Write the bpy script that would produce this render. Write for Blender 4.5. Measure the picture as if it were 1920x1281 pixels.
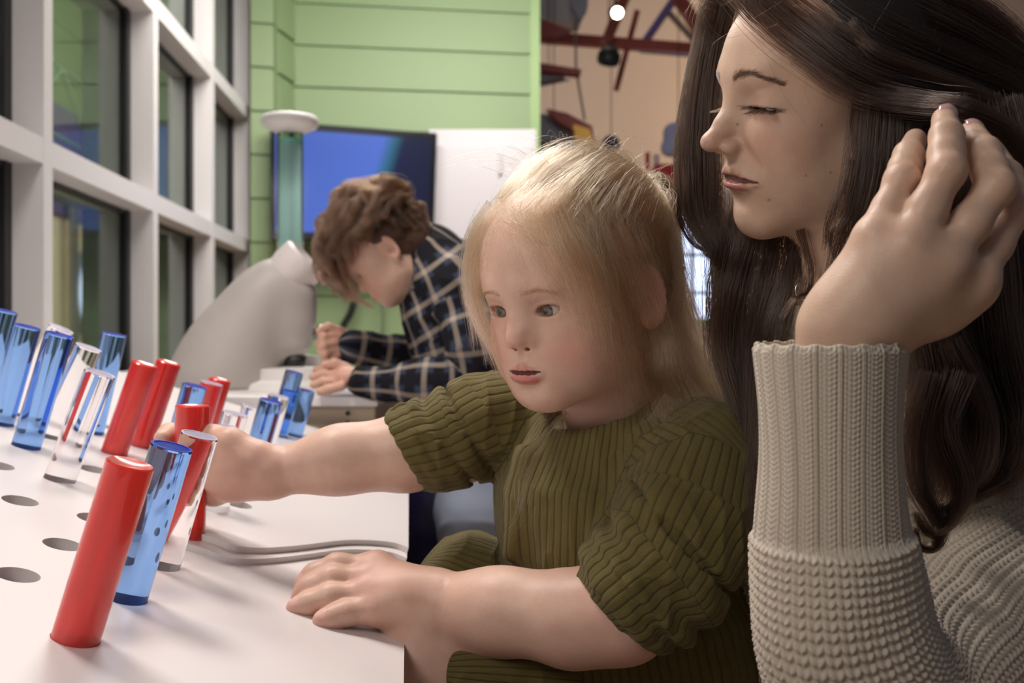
import bpy, bmesh, math, random
import numpy as np
from mathutils import Vector, Matrix
from mathutils.bvhtree import BVHTree
from mathutils.geometry import delaunay_2d_cdt

for o in list(bpy.data.objects):
    bpy.data.objects.remove(o, do_unlink=True)
SC = bpy.context.scene
COL = SC.collection

# ---------------------------------------------------------------- camera, world, lights, exposure
FPX = 1867.0                      # focal length in pixels of the 1920 frame (35 mm on a 36 mm sensor)
HZ = 628.0                        # horizon row
CAMZ = 0.95
CAM = bpy.data.cameras.new('camera')
CAM.lens = FPX * 36.0 / 1920.0
CAM.sensor_width = 36.0
CAM.shift_y = -(640.5 - HZ) / 1920.0
CAM.dof.use_dof = True
CAM.dof.focus_distance = 0.79
CAM.dof.aperture_fstop = 7.5
CAM.clip_start = 0.02
cam_ob = bpy.data.objects.new('camera', CAM)
COL.objects.link(cam_ob)
cam_ob.location = (0, 0, CAMZ)
cam_ob.rotation_euler = (math.pi / 2, 0, 0)
SC.camera = cam_ob

def W(px, py, Y):
    """world point seen at pixel (px, py) at distance Y in front of the lens"""
    return np.array([(px - 960.0) / FPX * Y, Y, CAMZ - (py - HZ) / FPX * Y])

world = bpy.data.worlds.new('hall_light')
SC.world = world
world.use_nodes = True
world.node_tree.nodes['Background'].inputs[0].default_value = (0.80, 0.83, 1.0, 1)
world.node_tree.nodes['Background'].inputs[1].default_value = 0.08

def area_light(name, loc, target, size, power, color=(1, 1, 1), size_y=None, spread=None):
    l = bpy.data.lights.new(name, 'AREA')
    l.energy = power
    l.color = color
    l.size = size
    if size_y:
        l.shape = 'RECTANGLE'
        l.size_y = size_y
    if spread:
        l.spread = math.radians(spread)
    o = bpy.data.objects.new(name, l)
    COL.objects.link(o)
    o.location = loc
    d = Vector(target) - Vector(loc)
    o.rotation_euler = d.to_track_quat('-Z', 'Y').to_euler()
    return o

area_light('ceiling_light_panel', (-0.75, 1.25, 2.35), (-0.5, 1.2, 0.7), 0.35, 17, (1.0, 0.93, 0.88))
area_light('ceiling_light_room', (-0.6, 3.6, 2.9), (-0.5, 4.2, 0.6), 1.2, 48, (1.0, 0.95, 0.9))
area_light('ceiling_light_wall', (0.1, 4.4, 3.0), (-0.1, 5.6, 1.4), 1.0, 31, (1.0, 0.97, 0.92))
area_light('ceiling_light_people', (-0.15, 1.6, 2.35), (0.1, 0.95, 0.9), 0.4, 11, (1.0, 0.92, 0.85))
area_light('front_fill', (-0.75, -0.25, 1.75), (0.1, 0.85, 0.95), 0.55, 7.2, (1.0, 0.91, 0.83))  # unseen warm fill added at front left to brighten the people
area_light('hall_wall_fill', (3.2, 9.6, 3.6), (2.6, 12.2, 3.3), 1.0, 45, (1.0, 0.72, 0.45))  # added warm fill, brightens the hall wall
area_light('hall_high_fill', (0.6, 8.6, 5.6), (1.2, 12.0, 2.8), 1.0, 24, (1.0, 0.80, 0.74))  # second added fill, lifts the upper hall from out of view
area_light('beyond_window_fill', (-2.2, 7.2, 3.0), (-4.2, 10.5, 1.6), 1.6, 115, (1.0, 0.95, 0.85))  # added fill to brighten the hall behind the panes
SC.view_settings.view_transform = 'Standard'
SC.view_settings.look = 'None'
SC.view_settings.gamma = 1.0
SC.view_settings.exposure = 0.12
try:
    SC.view_settings.use_curve_mapping = False
except Exception:
    pass
# ---------------------------------------------------------------- object helpers
def props(o, label=None, category=None, group=None, kind=None):
    if label: o['label'] = label
    if category: o['category'] = category
    if group: o['group'] = group
    if kind: o['kind'] = kind
    return o

def link(name, data, parent=None, mat=None):
    o = bpy.data.objects.new(name, data)
    COL.objects.link(o)
    if parent is not None:
        o.parent = parent
    if mat is not None:
        data.materials.append(mat)
    return o

def empty(name, loc, label=None, category=None, group=None):
    o = bpy.data.objects.new(name, None)
    o.empty_display_size = 0.05
    COL.objects.link(o)
    o.location = Vector([float(v) for v in loc])
    props(o, label, category, group)
    o['_p'] = 0
    del o['_p']
    return o

def under(child, parent):
    """parent a world-space mesh object to a thing without moving it"""
    child.parent = parent
    child.matrix_parent_inverse = Matrix.Translation(-Vector(parent.location))
    return child

def mesh_np(name, verts, faces, smooth=True):
    """faces: (n,4) or (n,3) array, or a list of lists"""
    me = bpy.data.meshes.new(name)
    verts = np.asarray(verts, dtype=np.float32)
    if isinstance(faces, np.ndarray):
        n, m = faces.shape
        me.vertices.add(len(verts)); me.vertices.foreach_set('co', verts.ravel())
        me.loops.add(n * m); me.loops.foreach_set('vertex_index', faces.ravel().astype(np.int32))
        me.polygons.add(n)
        me.polygons.foreach_set('loop_start', np.arange(0, n * m, m, dtype=np.int32))
        me.polygons.foreach_set('loop_total', np.full(n, m, dtype=np.int32))
        me.update(calc_edges=True)
    else:
        me.from_pydata([tuple(map(float, v)) for v in verts], [], [list(f) for f in faces])
        me.update()
    me.polygons.foreach_set('use_smooth', np.full(len(me.polygons), smooth, dtype=bool))
    return me

def set_attr(me, name, arr):
    arr = np.asarray(arr, dtype=np.float32)
    if arr.ndim == 1:
        a = me.attributes.new(name, 'FLOAT', 'POINT'); a.data.foreach_set('value', arr)
    elif arr.shape[1] == 3 and name == 'rib_uv':
        a = me.attributes.new(name, 'FLOAT_VECTOR', 'POINT'); a.data.foreach_set('vector', arr.ravel())
    else:
        if arr.shape[1] == 3:
            arr = np.concatenate([arr, np.ones((len(arr), 1), np.float32)], 1)
        a = me.attributes.new(name, 'FLOAT_COLOR', 'POINT'); a.data.foreach_set('color', arr.ravel())

class MB:
    """collects boxes, prisms, tubes into one mesh"""
    def __init__(self): self.v = []; self.f = []
    def add(self, v, f):
        n = len(self.v); self.v += [tuple(map(float, p)) for p in v]; self.f += [[i + n for i in q] for q in f]; return self
    def box(self, c, s, R=None):
        c = np.array(c, float); s = np.array(s, float) / 2
        P = np.array([[x, y, z] for x in (-1, 1) for y in (-1, 1) for z in (-1, 1)]) * s
        if R is not None: P = P @ np.array(R).T
        return self.add(P + c, [[0, 1, 3, 2], [4, 6, 7, 5], [0, 4, 5, 1], [2, 3, 7, 6], [0, 2, 6, 4], [1, 5, 7, 3]])
    def hexa(self, P8):
        """8 points: bottom loop 0-3, top loop 4-7"""
        return self.add(P8, [[3, 2, 1, 0], [4, 5, 6, 7], [0, 1, 5, 4], [1, 2, 6, 5], [2, 3, 7, 6], [3, 0, 4, 7]])
    def tube(self, pts, r, n=16, cap=True):
        pts = [np.array(p, float) for p in pts]
        r = [r] * len(pts) if np.isscalar(r) else r
        base = len(self.v); up = np.array([0.0, 0.0, 1.0]); V = []; u_prev = None
        for i, p in enumerate(pts):
            d = pts[min(i + 1, len(pts) - 1)] - pts[max(i - 1, 0)]
            nd = np.linalg.norm(d); d = d / nd if nd > 1e-9 else up
            if u_prev is None:
                a = up if abs(d[2]) < 0.9 else np.array([1.0, 0, 0])
                u = np.cross(d, a)
            else:
                u = u_prev - d * (u_prev @ d)
            u /= np.linalg.norm(u); w = np.cross(d, u); u_prev = u
            for k in range(n):
                t = 2 * math.pi * k / n
                V.append(p + r[i] * (math.cos(t) * u + math.sin(t) * w))
        F = []
        for i in range(len(pts) - 1):
            for k in range(n):
                a, b = i * n + k, i * n + (k + 1) % n
                F.append([a, b, b + n, a + n])
        if cap:
            F.append(list(range(n))[::-1]); F.append([(len(pts) - 1) * n + k for k in range(n)])
        return self.add(V, F)
    def lathe(self, prof, c=(0, 0, 0), axis=(0, 0, 1), n=32, x=None):
        """prof: (radius, height) pairs along axis from c"""
        ax = np.array(axis, float); ax /= np.linalg.norm(ax); c = np.array(c, float)
        return self.tube([c + ax * h for r, h in prof], [max(r, 1e-5) for r, h in prof], n) if False else self._lathe(prof, c, ax, n)
    def _lathe(self, prof, c, ax, n):
        a = np.array([1.0, 0, 0]) if abs(ax[0]) < 0.9 else np.array([0, 1.0, 0])
        u = np.cross(ax, a); u /= np.linalg.norm(u); w = np.cross(ax, u)
        V = []; F = []
        for r, h in prof:
            for k in range(n):
                t = 2 * math.pi * k / n
                V.append(c + ax * h + max(r, 1e-5) * (math.cos(t) * u + math.sin(t) * w))
        for i in range(len(prof) - 1):
            for k in range(n):
                a_, b_ = i * n + k, i * n + (k + 1) % n
                F.append([a_, b_, b_ + n, a_ + n])
        F.append(list(range(n))[::-1]); F.append([(len(prof) - 1) * n + k for k in range(n)])
        return self.add(V, F)
    def build(self, name, mat, parent=None, smooth=False, bevel=0, auto=None):
        me = mesh_np(name, self.v, self.f, smooth)
        o = link(name, me, None, mat)
        if parent is not None: under(o, parent)
        if bevel:
            m = o.modifiers.new('bevel', 'BEVEL'); m.width = bevel; m.segments = 2; m.limit_method = 'ANGLE'; m.angle_limit = math.radians(40)
        if auto is not None:
            me.polygons.foreach_set('use_smooth', np.full(len(me.polygons), True, dtype=bool))
            sharp_by_angle(me, auto)
        return o

def sharp_by_angle(me, deg):
    bm = bmesh.new(); bm.from_mesh(me)
    lim = math.radians(deg)
    for e in bm.edges:
        if len(e.link_faces) == 2 and e.calc_face_angle(0) > lim:
            e.smooth = False
    bm.to_mesh(me); bm.free()

# ---------------------------------------------------------------- materials
def mat_new(name):
    m = bpy.data.materials.new(name); m.use_nodes = True
    nt = m.node_tree; b = nt.nodes['Principled BSDF']
    return m, nt, b

def simple(name, color, rough=0.5, metal=0.0, bump=None, noise=None, **kw):
    m, nt, b = mat_new(name)
    b.inputs['Base Color'].default_value = (*color, 1)
    b.inputs['Roughness'].default_value = rough
    b.inputs['Metallic'].default_value = metal
    for k, v in kw.items():
        b.inputs[k.replace('_', ' ')].default_value = v
    tc = nt.nodes.new('ShaderNodeTexCoord')
    if noise:      # (scale, amount) slight variation of the surface colour
        n = nt.nodes.new('ShaderNodeTexNoise'); n.inputs['Scale'].default_value = noise[0]; n.inputs['Detail'].default_value = 4
        nt.links.new(tc.outputs['Object'], n.inputs['Vector'])
        mx = nt.nodes.new('ShaderNodeMixRGB'); mx.blend_type = 'MULTIPLY'; mx.inputs[0].default_value = noise[1]
        mx.inputs[1].default_value = (*color, 1); nt.links.new(n.outputs['Fac'], mx.inputs[2])
        nt.links.new(mx.outputs[0], b.inputs['Base Color'])
    if bump:       # (scale, strength, distance)
        n = nt.nodes.new('ShaderNodeTexNoise'); n.inputs['Scale'].default_value = bump[0]; n.inputs['Detail'].default_value = 3
        nt.links.new(tc.outputs['Object'], n.inputs['Vector'])
        bp = nt.nodes.new('ShaderNodeBump'); bp.inputs['Strength'].default_value = bump[1]; bp.inputs['Distance'].default_value = bump[2]
        nt.links.new(n.outputs['Fac'], bp.inputs['Height']); nt.links.new(bp.outputs[0], b.inputs['Normal'])
    return m

def emit(name, color, strength):
    m, nt, b = mat_new(name)
    b.inputs['Base Color'].default_value = (0.02, 0.02, 0.02, 1)
    b.inputs['Emission Color'].default_value = (*color, 1)
    b.inputs['Emission Strength'].default_value = strength
    return m

def skin_mat(name, rough=0.42, sss=0.12, bump=0.25):
    m, nt, b = mat_new(name)
    at = nt.nodes.new('ShaderNodeAttribute'); at.attribute_name = 'col'
    tc = nt.nodes.new('ShaderNodeTexCoord')
    n = nt.nodes.new('ShaderNodeTexNoise'); n.inputs['Scale'].default_value = 60; n.inputs['Detail'].default_value = 5
    nt.links.new(tc.outputs['Object'], n.inputs['Vector'])
    mx = nt.nodes.new('ShaderNodeMixRGB'); mx.blend_type = 'OVERLAY'; mx.inputs[0].default_value = 0.18
    nt.links.new(at.outputs['Color'], mx.inputs[1]); nt.links.new(n.outputs['Fac'], mx.inputs[2])
    nt.links.new(mx.outputs[0], b.inputs['Base Color'])
    b.inputs['Roughness'].default_value = rough
    b.inputs['Subsurface Weight'].default_value = sss
    b.inputs['Subsurface Radius'].default_value = (1.0, 0.35, 0.2)
    b.inputs['Subsurface Scale'].default_value = 0.008
    b.inputs['Specular IOR Level'].default_value = 0.35
    v = nt.nodes.new('ShaderNodeTexVoronoi'); v.inputs['Scale'].default_value = 900
    nt.links.new(tc.outputs['Object'], v.inputs['Vector'])
    bp = nt.nodes.new('ShaderNodeBump'); bp.inputs['Strength'].default_value = bump; bp.inputs['Distance'].default_value = 0.0004
    nt.links.new(v.outputs['Distance'], bp.inputs['Height']); nt.links.new(bp.outputs[0], b.inputs['Normal'])
    return m

def hair_mat(name, color, rough=0.35, var=0.5):
    m, nt, b = mat_new(name)
    nt.nodes.remove(b)
    out = nt.nodes['Material Output']
    h = nt.nodes.new('ShaderNodeBsdfHairPrincipled')
    h.parametrization = 'COLOR'
    at = nt.nodes.new('ShaderNodeAttribute'); at.attribute_name = 'tint'
    mx = nt.nodes.new('ShaderNodeMixRGB'); mx.blend_type = 'MIX'
    nt.links.new(at.outputs['Fac'], mx.inputs[0])
    c0 = tuple(c * (1 - var) for c in color); c1 = tuple(min(1, c * (1 + var)) for c in color)
    mx.inputs[1].default_value = (*c0, 1); mx.inputs[2].default_value = (*c1, 1)
    nt.links.new(mx.outputs[0], h.inputs['Color'])
    h.inputs['Roughness'].default_value = rough
    h.inputs['Radial Roughness'].default_value = 0.5
    nt.links.new(h.outputs[0], out.inputs['Surface'])
    return m

# ---------------------------------------------------------------- clay: signed distance modelling
def rotm(rx=0, ry=0, rz=0):
    return np.array(Matrix.Rotation(math.radians(rz), 3, 'Z') @ Matrix.Rotation(math.radians(ry), 3, 'Y') @ Matrix.Rotation(math.radians(rx), 3, 'X'))

def frame_from(fwd, up):
    f = np.array(fwd, float); f /= np.linalg.norm(f)
    u = np.array(up, float); u = u - f * (u @ f); u /= np.linalg.norm(u)
    l = np.cross(f, u) * -1.0           # subject's left is +x when forward is +y
    l = np.cross(u, f) * -1.0 * -1.0
    return f, u, l

class Frame:
    """local coordinates: x = subject's left, y = forward, z = up"""
    def __init__(self, o=(0, 0, 0), fwd=(0, 1, 0), up=(0, 0, 1), s=1.0, mirror=False):
        f = np.array(fwd, float); f /= np.linalg.norm(f)
        u = np.array(up, float); u = u - f * (u @ f); u /= np.linalg.norm(u)
        l = np.cross(u, f)              # left-hand side of somebody facing f
        self.R = np.stack([l, f, u], 1).astype(np.float64)   # columns
        if mirror: self.R[:, 0] *= -1
        self.o = np.array(o, float); self.s = s
    def to_local(self, P): return ((P - self.o) @ self.R) / self.s
    def to_world(self, p): return np.asarray(p, float) @ self.R.T * self.s + self.o
    def vec(self, v): return np.asarray(v, float) @ self.R.T

IDF = Frame()

class Clay:
    def __init__(self): self.p = []; self.fr = IDF
    def frame(self, fr): self.fr = fr or IDF; return self
    def _add(self, op, kind, prm, k, tag): self.p.append((op, kind, prm, k, tag, self.fr)); return self
    def ell(self, c, r, k=0.01, op='u', tag=None, R=None):
        r = (r, r, r) if np.isscalar(r) else r
        return self._add(op, 'e', (np.array(c, float), np.array(r, float), None if R is None else np.array(R, float)), k, tag)
    def ell2(self, c, r, k=0.01, op='u', tag=None):
        """mirrored pair"""
        self.ell(c, r, k, op, tag); return self.ell((-c[0], c[1], c[2]), r, k, op, tag)
    def cone(self, a, b, ra, rb, k=0.01, op='u', tag=None, flat=None):
        """capsule with two radii; flat=(normal, factor) squashes it along a direction"""
        return self._add(op, 'c', (np.array(a, float), np.array(b, float), ra, rb, flat and (np.array(flat[0], float) / np.linalg.norm(flat[0]), flat[1])), k, tag)
    def cone2(self, a, b, ra, rb, k=0.01, op='u', tag=None, flat=None):
        self.cone(a, b, ra, rb, k, op, tag, flat)
        m = lambda q: (-q[0], q[1], q[2])
        return self.cone(m(a), m(b), ra, rb, k, op, tag, flat and (m(flat[0]), flat[1]))
    def chain(self, pts, rs, k=0.01, op='u', tag=None, flat=None, kj=None):
        """capsules along a polyline, joined sharply to each other (their radii agree), blended to the rest"""
        return self._add(op, 'h', ([np.array(p, float) for p in pts], list(rs) if not np.isscalar(rs) else [rs] * len(pts), flat and (np.array(flat[0], float) / np.linalg.norm(flat[0]), flat[1]), 0.004 if kj is None else kj), k, tag)
    def box(self, c, s, r=0.01, k=0.01, op='u', tag=None, R=None):
        return self._add(op, 'b', (np.array(c, float), np.array(s, float) / 2 - r, r, None if R is None else np.array(R, float)), k, tag)
    @staticmethod
    def _cone(P, a, b, ra, rb, flat):
        ab = b - a; L = float(ab @ ab) + 1e-12
        t = np.clip(((P - a) @ ab) / L, 0, 1)
        q = P - (a + t[:, None] * ab)
        if flat is not None:
            n, s = flat
            qn = q @ n
            d2 = np.einsum('ij,ij->i', q, q) - qn * qn + (qn / s) ** 2
            return (np.sqrt(np.maximum(d2, 1e-14)) - (ra + t * (rb - ra))) * min(1.0, s ** 0.5)
        return np.sqrt(np.einsum('ij,ij->i', q, q)) - (ra + t * (rb - ra))
    @classmethod
    def prim(cls, pr, P):
        op, kind, q, k, tag, fr = pr
        if kind == 'e':
            c, r, R = q; p = P - c
            if R is not None: p = p @ R
            k0 = np.sqrt(np.einsum('ij,ij->i', p / r, p / r)); k1 = np.sqrt(np.einsum('ij,ij->i', p / (r * r), p / (r * r))) + 1e-9
            return k0 * (k0 - 1.0) / k1
        if kind == 'c':
            return cls._cone(P, *q)
        if kind == 'h':
            pts, rs, flat, kj = q; d = None
            for i in range(len(pts) - 1):
                e = cls._cone(P, pts[i], pts[i + 1], rs[i], rs[i + 1], flat)
                if d is None: d = e
                else:
                    h = np.maximum(kj - np.abs(d - e), 0) / kj; d = np.minimum(d, e) - h * h * kj * 0.25
            return d
        c, s, rr, R = q; p = P - c
        if R is not None: p = p @ R
        w = np.abs(p) - s
        return np.sqrt((np.maximum(w, 0) ** 2).sum(1)) + np.minimum(w.max(1), 0) - rr
    def field(self, P, prims=None):
        D = np.full(len(P), 10.0); loc = {}
        for pr in (self.p if prims is None else prims):
            fr = pr[5]
            if id(fr) not in loc: loc[id(fr)] = fr.to_local(P) if fr is not IDF else P
            e = self.prim(pr, loc[id(fr)]) * fr.s; k = pr[3] * fr.s
            if pr[0] == 'u':
                h = np.maximum(k - np.abs(D - e), 0) / k if k > 0 else 0; D = np.minimum(D, e) - h * h * k * 0.25
            else:
                e = -e
                h = np.maximum(k - np.abs(D - e), 0) / k if k > 0 else 0; D = np.maximum(D, e) + h * h * k * 0.25
        return D
    def tagd(self, P, tag):
        D = np.full(len(P), 10.0)
        for pr in self.p:
            if pr[4] == tag:
                D = np.minimum(D, self.prim(pr, pr[5].to_local(P) if pr[5] is not IDF else P) * pr[5].s)
        return D
    def mesh(self, h, lo, hi, B=16):
        lo = np.array(lo, float); hi = np.array(hi, float)
        nb = np.ceil((hi - lo) / (B * h)).astype(int)
        I = np.stack(np.meshgrid(*[np.arange(n) for n in nb], indexing='ij'), -1).reshape(-1, 3)
        C = lo + (I + 0.5) * B * h
        R = B * h * 0.87
        keep = np.abs(self.field(C)) < R * 2.2 + 0.006
        I = I[keep]; C = C[keep]
        D = np.stack([self.prim(pr, pr[5].to_local(C) if pr[5] is not IDF else C) * pr[5].s for pr in self.p])
        ks = np.array([pr[3] * pr[5].s for pr in self.p])[:, None]
        use = D < R * 2.6 + ks + 0.006
        g = np.arange(B + 1)
        G = np.stack(np.meshgrid(g, g, g, indexing='ij'), -1).reshape(-1, 3)
        N = nb * B + 2; key = lambda ijk: (ijk[:, 0] * N[1] + ijk[:, 1]) * N[2] + ijk[:, 2]
        vk = []; vp = []; ek = []
        off = np.array([[x, y, z] for x in (0, 1) for y in (0, 1) for z in (0, 1)])
        edges = [(a, b) for a in range(8) for b in range(a + 1, 8) if abs(off[a] - off[b]).sum() == 1]
        for bi in range(len(I)):
            prs = [self.p[j] for j in np.nonzero(use[:, bi])[0]]
            if not prs: continue
            base = I[bi] * B
            P = lo + (base + G) * h
            F = self.field(P, prs).reshape(B + 1, B + 1, B + 1)
            S = F < 0
            if S.all() or not S.any(): continue
            cs = [S[o[0]:B + o[0], o[1]:B + o[1], o[2]:B + o[2]] for o in off]
            sm = sum(c.astype(np.int8) for c in cs)
            act = np.argwhere((sm > 0) & (sm < 8))
            if len(act) == 0: continue
            vals = np.stack([F[act[:, 0] + o[0], act[:, 1] + o[1], act[:, 2] + o[2]] for o in off], 1)
            acc = np.zeros((len(act), 3)); cnt = np.zeros(len(act))
            for a, b in edges:
                fa, fb = vals[:, a], vals[:, b]; cr = (fa < 0) != (fb < 0)
                t = np.where(cr, fa / np.where(cr, fa - fb, 1.0), 0.0)
                acc += np.where(cr[:, None], off[a] + t[:, None] * (off[b] - off[a]), 0); cnt += cr
            vk.append(key(base + act)); vp.append(lo + (base + act + acc / cnt[:, None]) * h)
            for ax in range(3):
                o1 = [slice(0, B)] * 3; o2 = [slice(0, B)] * 3; o2[ax] = slice(1, B + 1)
                A = S[tuple(o1)]; Bb = S[tuple(o2)]
                e = np.argwhere(A != Bb)
                if len(e): ek.append(np.concatenate([base + e, np.full((len(e), 1), ax), A[e[:, 0], e[:, 1], e[:, 2]][:, None].astype(int)], 1))
        vk = np.concatenate(vk); vp = np.concatenate(vp)
        order = np.argsort(vk); vk = vk[order]; vp = vp[order]
        E = np.concatenate(ek); quads = []
        for ax in range(3):
            e = E[E[:, 3] == ax]; a1, a2 = (ax + 1) % 3, (ax + 2) % 3
            q = []
            ok = np.ones(len(e), bool)
            for d1, d2 in ((-1, -1), (0, -1), (0, 0), (-1, 0)):
                c = e[:, :3].copy(); c[:, a1] += d1; c[:, a2] += d2
                ok &= (c >= 0).all(1)
                kk = key(c); j = np.clip(np.searchsorted(vk, kk), 0, len(vk) - 1)
                ok &= vk[j] == kk; q.append(j)
            q = np.stack(q, 1)[ok]; fl = e[ok, 4] == 0
            q[fl] = q[fl][:, ::-1]
            quads.append(q)
        Q = np.concatenate(quads)
        return vp, Q

def clay_obj(name, clay, h, lo, hi, mat, parent=None, post=None, smooth=1):
    V, Q = clay.mesh(h, lo, hi)
    for _ in range(smooth):       # one light relaxation
        acc = np.zeros_like(V); cnt = np.zeros(len(V))
        for a in range(4):
            b = (a + 1) % 4
            np.add.at(acc, Q[:, a], V[Q[:, b]]); np.add.at(cnt, Q[:, a], 1)
            np.add.at(acc, Q[:, b], V[Q[:, a]]); np.add.at(cnt, Q[:, b], 1)
        V = V * 0.5 + acc / np.maximum(cnt, 1)[:, None] * 0.5
    attrs = {}
    if post: V, attrs = post(V, Q)
    me = mesh_np(name, V, Q)
    for k, a in attrs.items(): set_attr(me, k, a)
    o = link(name, me, None, mat)
    if parent is not None: under(o, parent)
    return o, V, Q

def normals_np(V, Q):
    n = np.cross(V[Q[:, 2]] - V[Q[:, 0]], V[Q[:, 3]] - V[Q[:, 1]]); N = np.zeros_like(V)
    for a in range(4): np.add.at(N, Q[:, a], n)
    return N / (np.linalg.norm(N, axis=1)[:, None] + 1e-12)

def sstep(a, b, x):
    t = np.clip((x - a) / (b - a), 0, 1); return t * t * (3 - 2 * t)

def vnoise(P, scale, seed=0):
    """smooth value noise in numpy, range 0..1"""
    Pn = P * scale + seed * 17.13; i = np.floor(Pn).astype(np.int64); f = Pn - i; f = f * f * (3 - 2 * f); out = 0
    def hsh(a, b, c):
        n = (a * 374761393 + b * 668265263 + c * 2147483647 + seed * 1013) & 0x7fffffff
        n = ((n ^ (n >> 13)) * 1274126177) & 0x7fffffff
        return ((n ^ (n >> 16)) & 0xffff) / 65535.0
    for dx in (0, 1):
        for dy in (0, 1):
            for dz in (0, 1):
                w = (f[:, 0] if dx else 1 - f[:, 0]) * (f[:, 1] if dy else 1 - f[:, 1]) * (f[:, 2] if dz else 1 - f[:, 2])
                out = out + w * hsh(i[:, 0] + dx, i[:, 1] + dy, i[:, 2] + dz)
    return out

# ---------------------------------------------------------------- splines and hair
def spline(pts, n):
    """Catmull-Rom through pts, n samples, evenly in parameter"""
    P = np.asarray(pts, float); m = len(P)
    if m == 2: return P[0] + np.linspace(0, 1, n)[:, None] * (P[1] - P[0])
    Pe = np.concatenate([[2 * P[0] - P[1]], P, [2 * P[-1] - P[-2]]])
    t = np.linspace(0, m - 1, n); i = np.minimum(t.astype(int), m - 2); f = (t - i)[:, None]
    a, b, c, d = Pe[i], Pe[i + 1], Pe[i + 2], Pe[i + 3]
    return 0.5 * ((2 * b) + (-a + c) * f + (2 * a - 5 * b + 4 * c - d) * f ** 2 + (-a + 3 * b - 3 * c + d) * f ** 3)

class Hair:
    def __init__(self, seed=1): self.S = []; self.R = []; self.T = []; self.rng = np.random.default_rng(seed)
    def strand(self, P, r=0.00008, tint=None, taper=0.7):
        n = len(P); self.S.append(P)
        t = np.linspace(0, 1, n); self.R.append(r * (1 - taper * np.clip((t - 0.6) / 0.4, 0, 1)))
        self.T.append(np.full(n, self.rng.random() if tint is None else tint))
    def lock(self, ctrl, rad, count, n=24, r=0.00009, wave=0.0, wfreq=2.0, frizz=0.0006, clumps=5, flat=(1, 1, 1), lenvar=0.15, tint=None, cl=0.65):
        """bundle of strands along a spline; rad = radius at each control point"""
        rng = self.rng; C = spline(ctrl, n)
        Rr = np.interp(np.linspace(0, 1, n), np.linspace(0, 1, len(rad)), rad)
        T = np.gradient(C, axis=0); T /= np.linalg.norm(T, axis=1)[:, None] + 1e-9
        cent = rng.normal(0, 0.5, (clumps, 3)); cph = rng.random(clumps) * 6.28; ctint = rng.random(clumps)
        t = np.linspace(0, 1, n)
        for _ in range(count):
            c = rng.integers(clumps)
            o0 = rng.normal(0, 0.5, 3); o1 = cent[c] + rng.normal(0, 0.16, 3)
            w = (cl * t)[:, None]
            off = (o0 * (1 - w) + o1 * w) * np.array(flat)
            off = off - T * np.einsum('ij,ij->i', off, T)[:, None]
            P = C + off * Rr[:, None]
            ph = cph[c] + rng.normal(0, 0.25)
            if wave:
                side = np.cross(T, [0, 0, 1.0]) + 1e-6; side /= np.linalg.norm(side, axis=1)[:, None]
                P = P + side * (np.sin(ph + t * wfreq * 6.28) * wave * t)[:, None]
            fr = rng.normal(0, 1, (4, 3)) * frizz
            P = P + spline(fr, n) * t[:, None]
            e = 1 - lenvar * rng.random() ** 2
            tt = t * e * (n - 1); i = np.minimum(tt.astype(int), n - 2); f = (tt - i)[:, None]
            P = P[i] * (1 - f) + P[i + 1] * f
            self.strand(P, r, (0.6 * ctint[c] + 0.4 * rng.random()) if tint is None else tint)
    def build(self, name, mat, parent):
        hc = bpy.data.hair_curves.new(name)
        hc.add_curves([len(s) for s in self.S])
        P = np.concatenate(self.S).astype(np.float32)
        hc.points.foreach_set('position', P.ravel())
        def at(nm, v):
            a = hc.attributes.get(nm) or hc.attributes.new(nm, 'FLOAT', 'POINT')
            a.data.foreach_set('value', np.concatenate(v).astype(np.float32))
        at('radius', self.R); at('tint', self.T)
        hc.materials.append(mat)
        o = bpy.data.objects.new(name, hc); COL.objects.link(o)
        under(o, parent)
        return o
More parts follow.
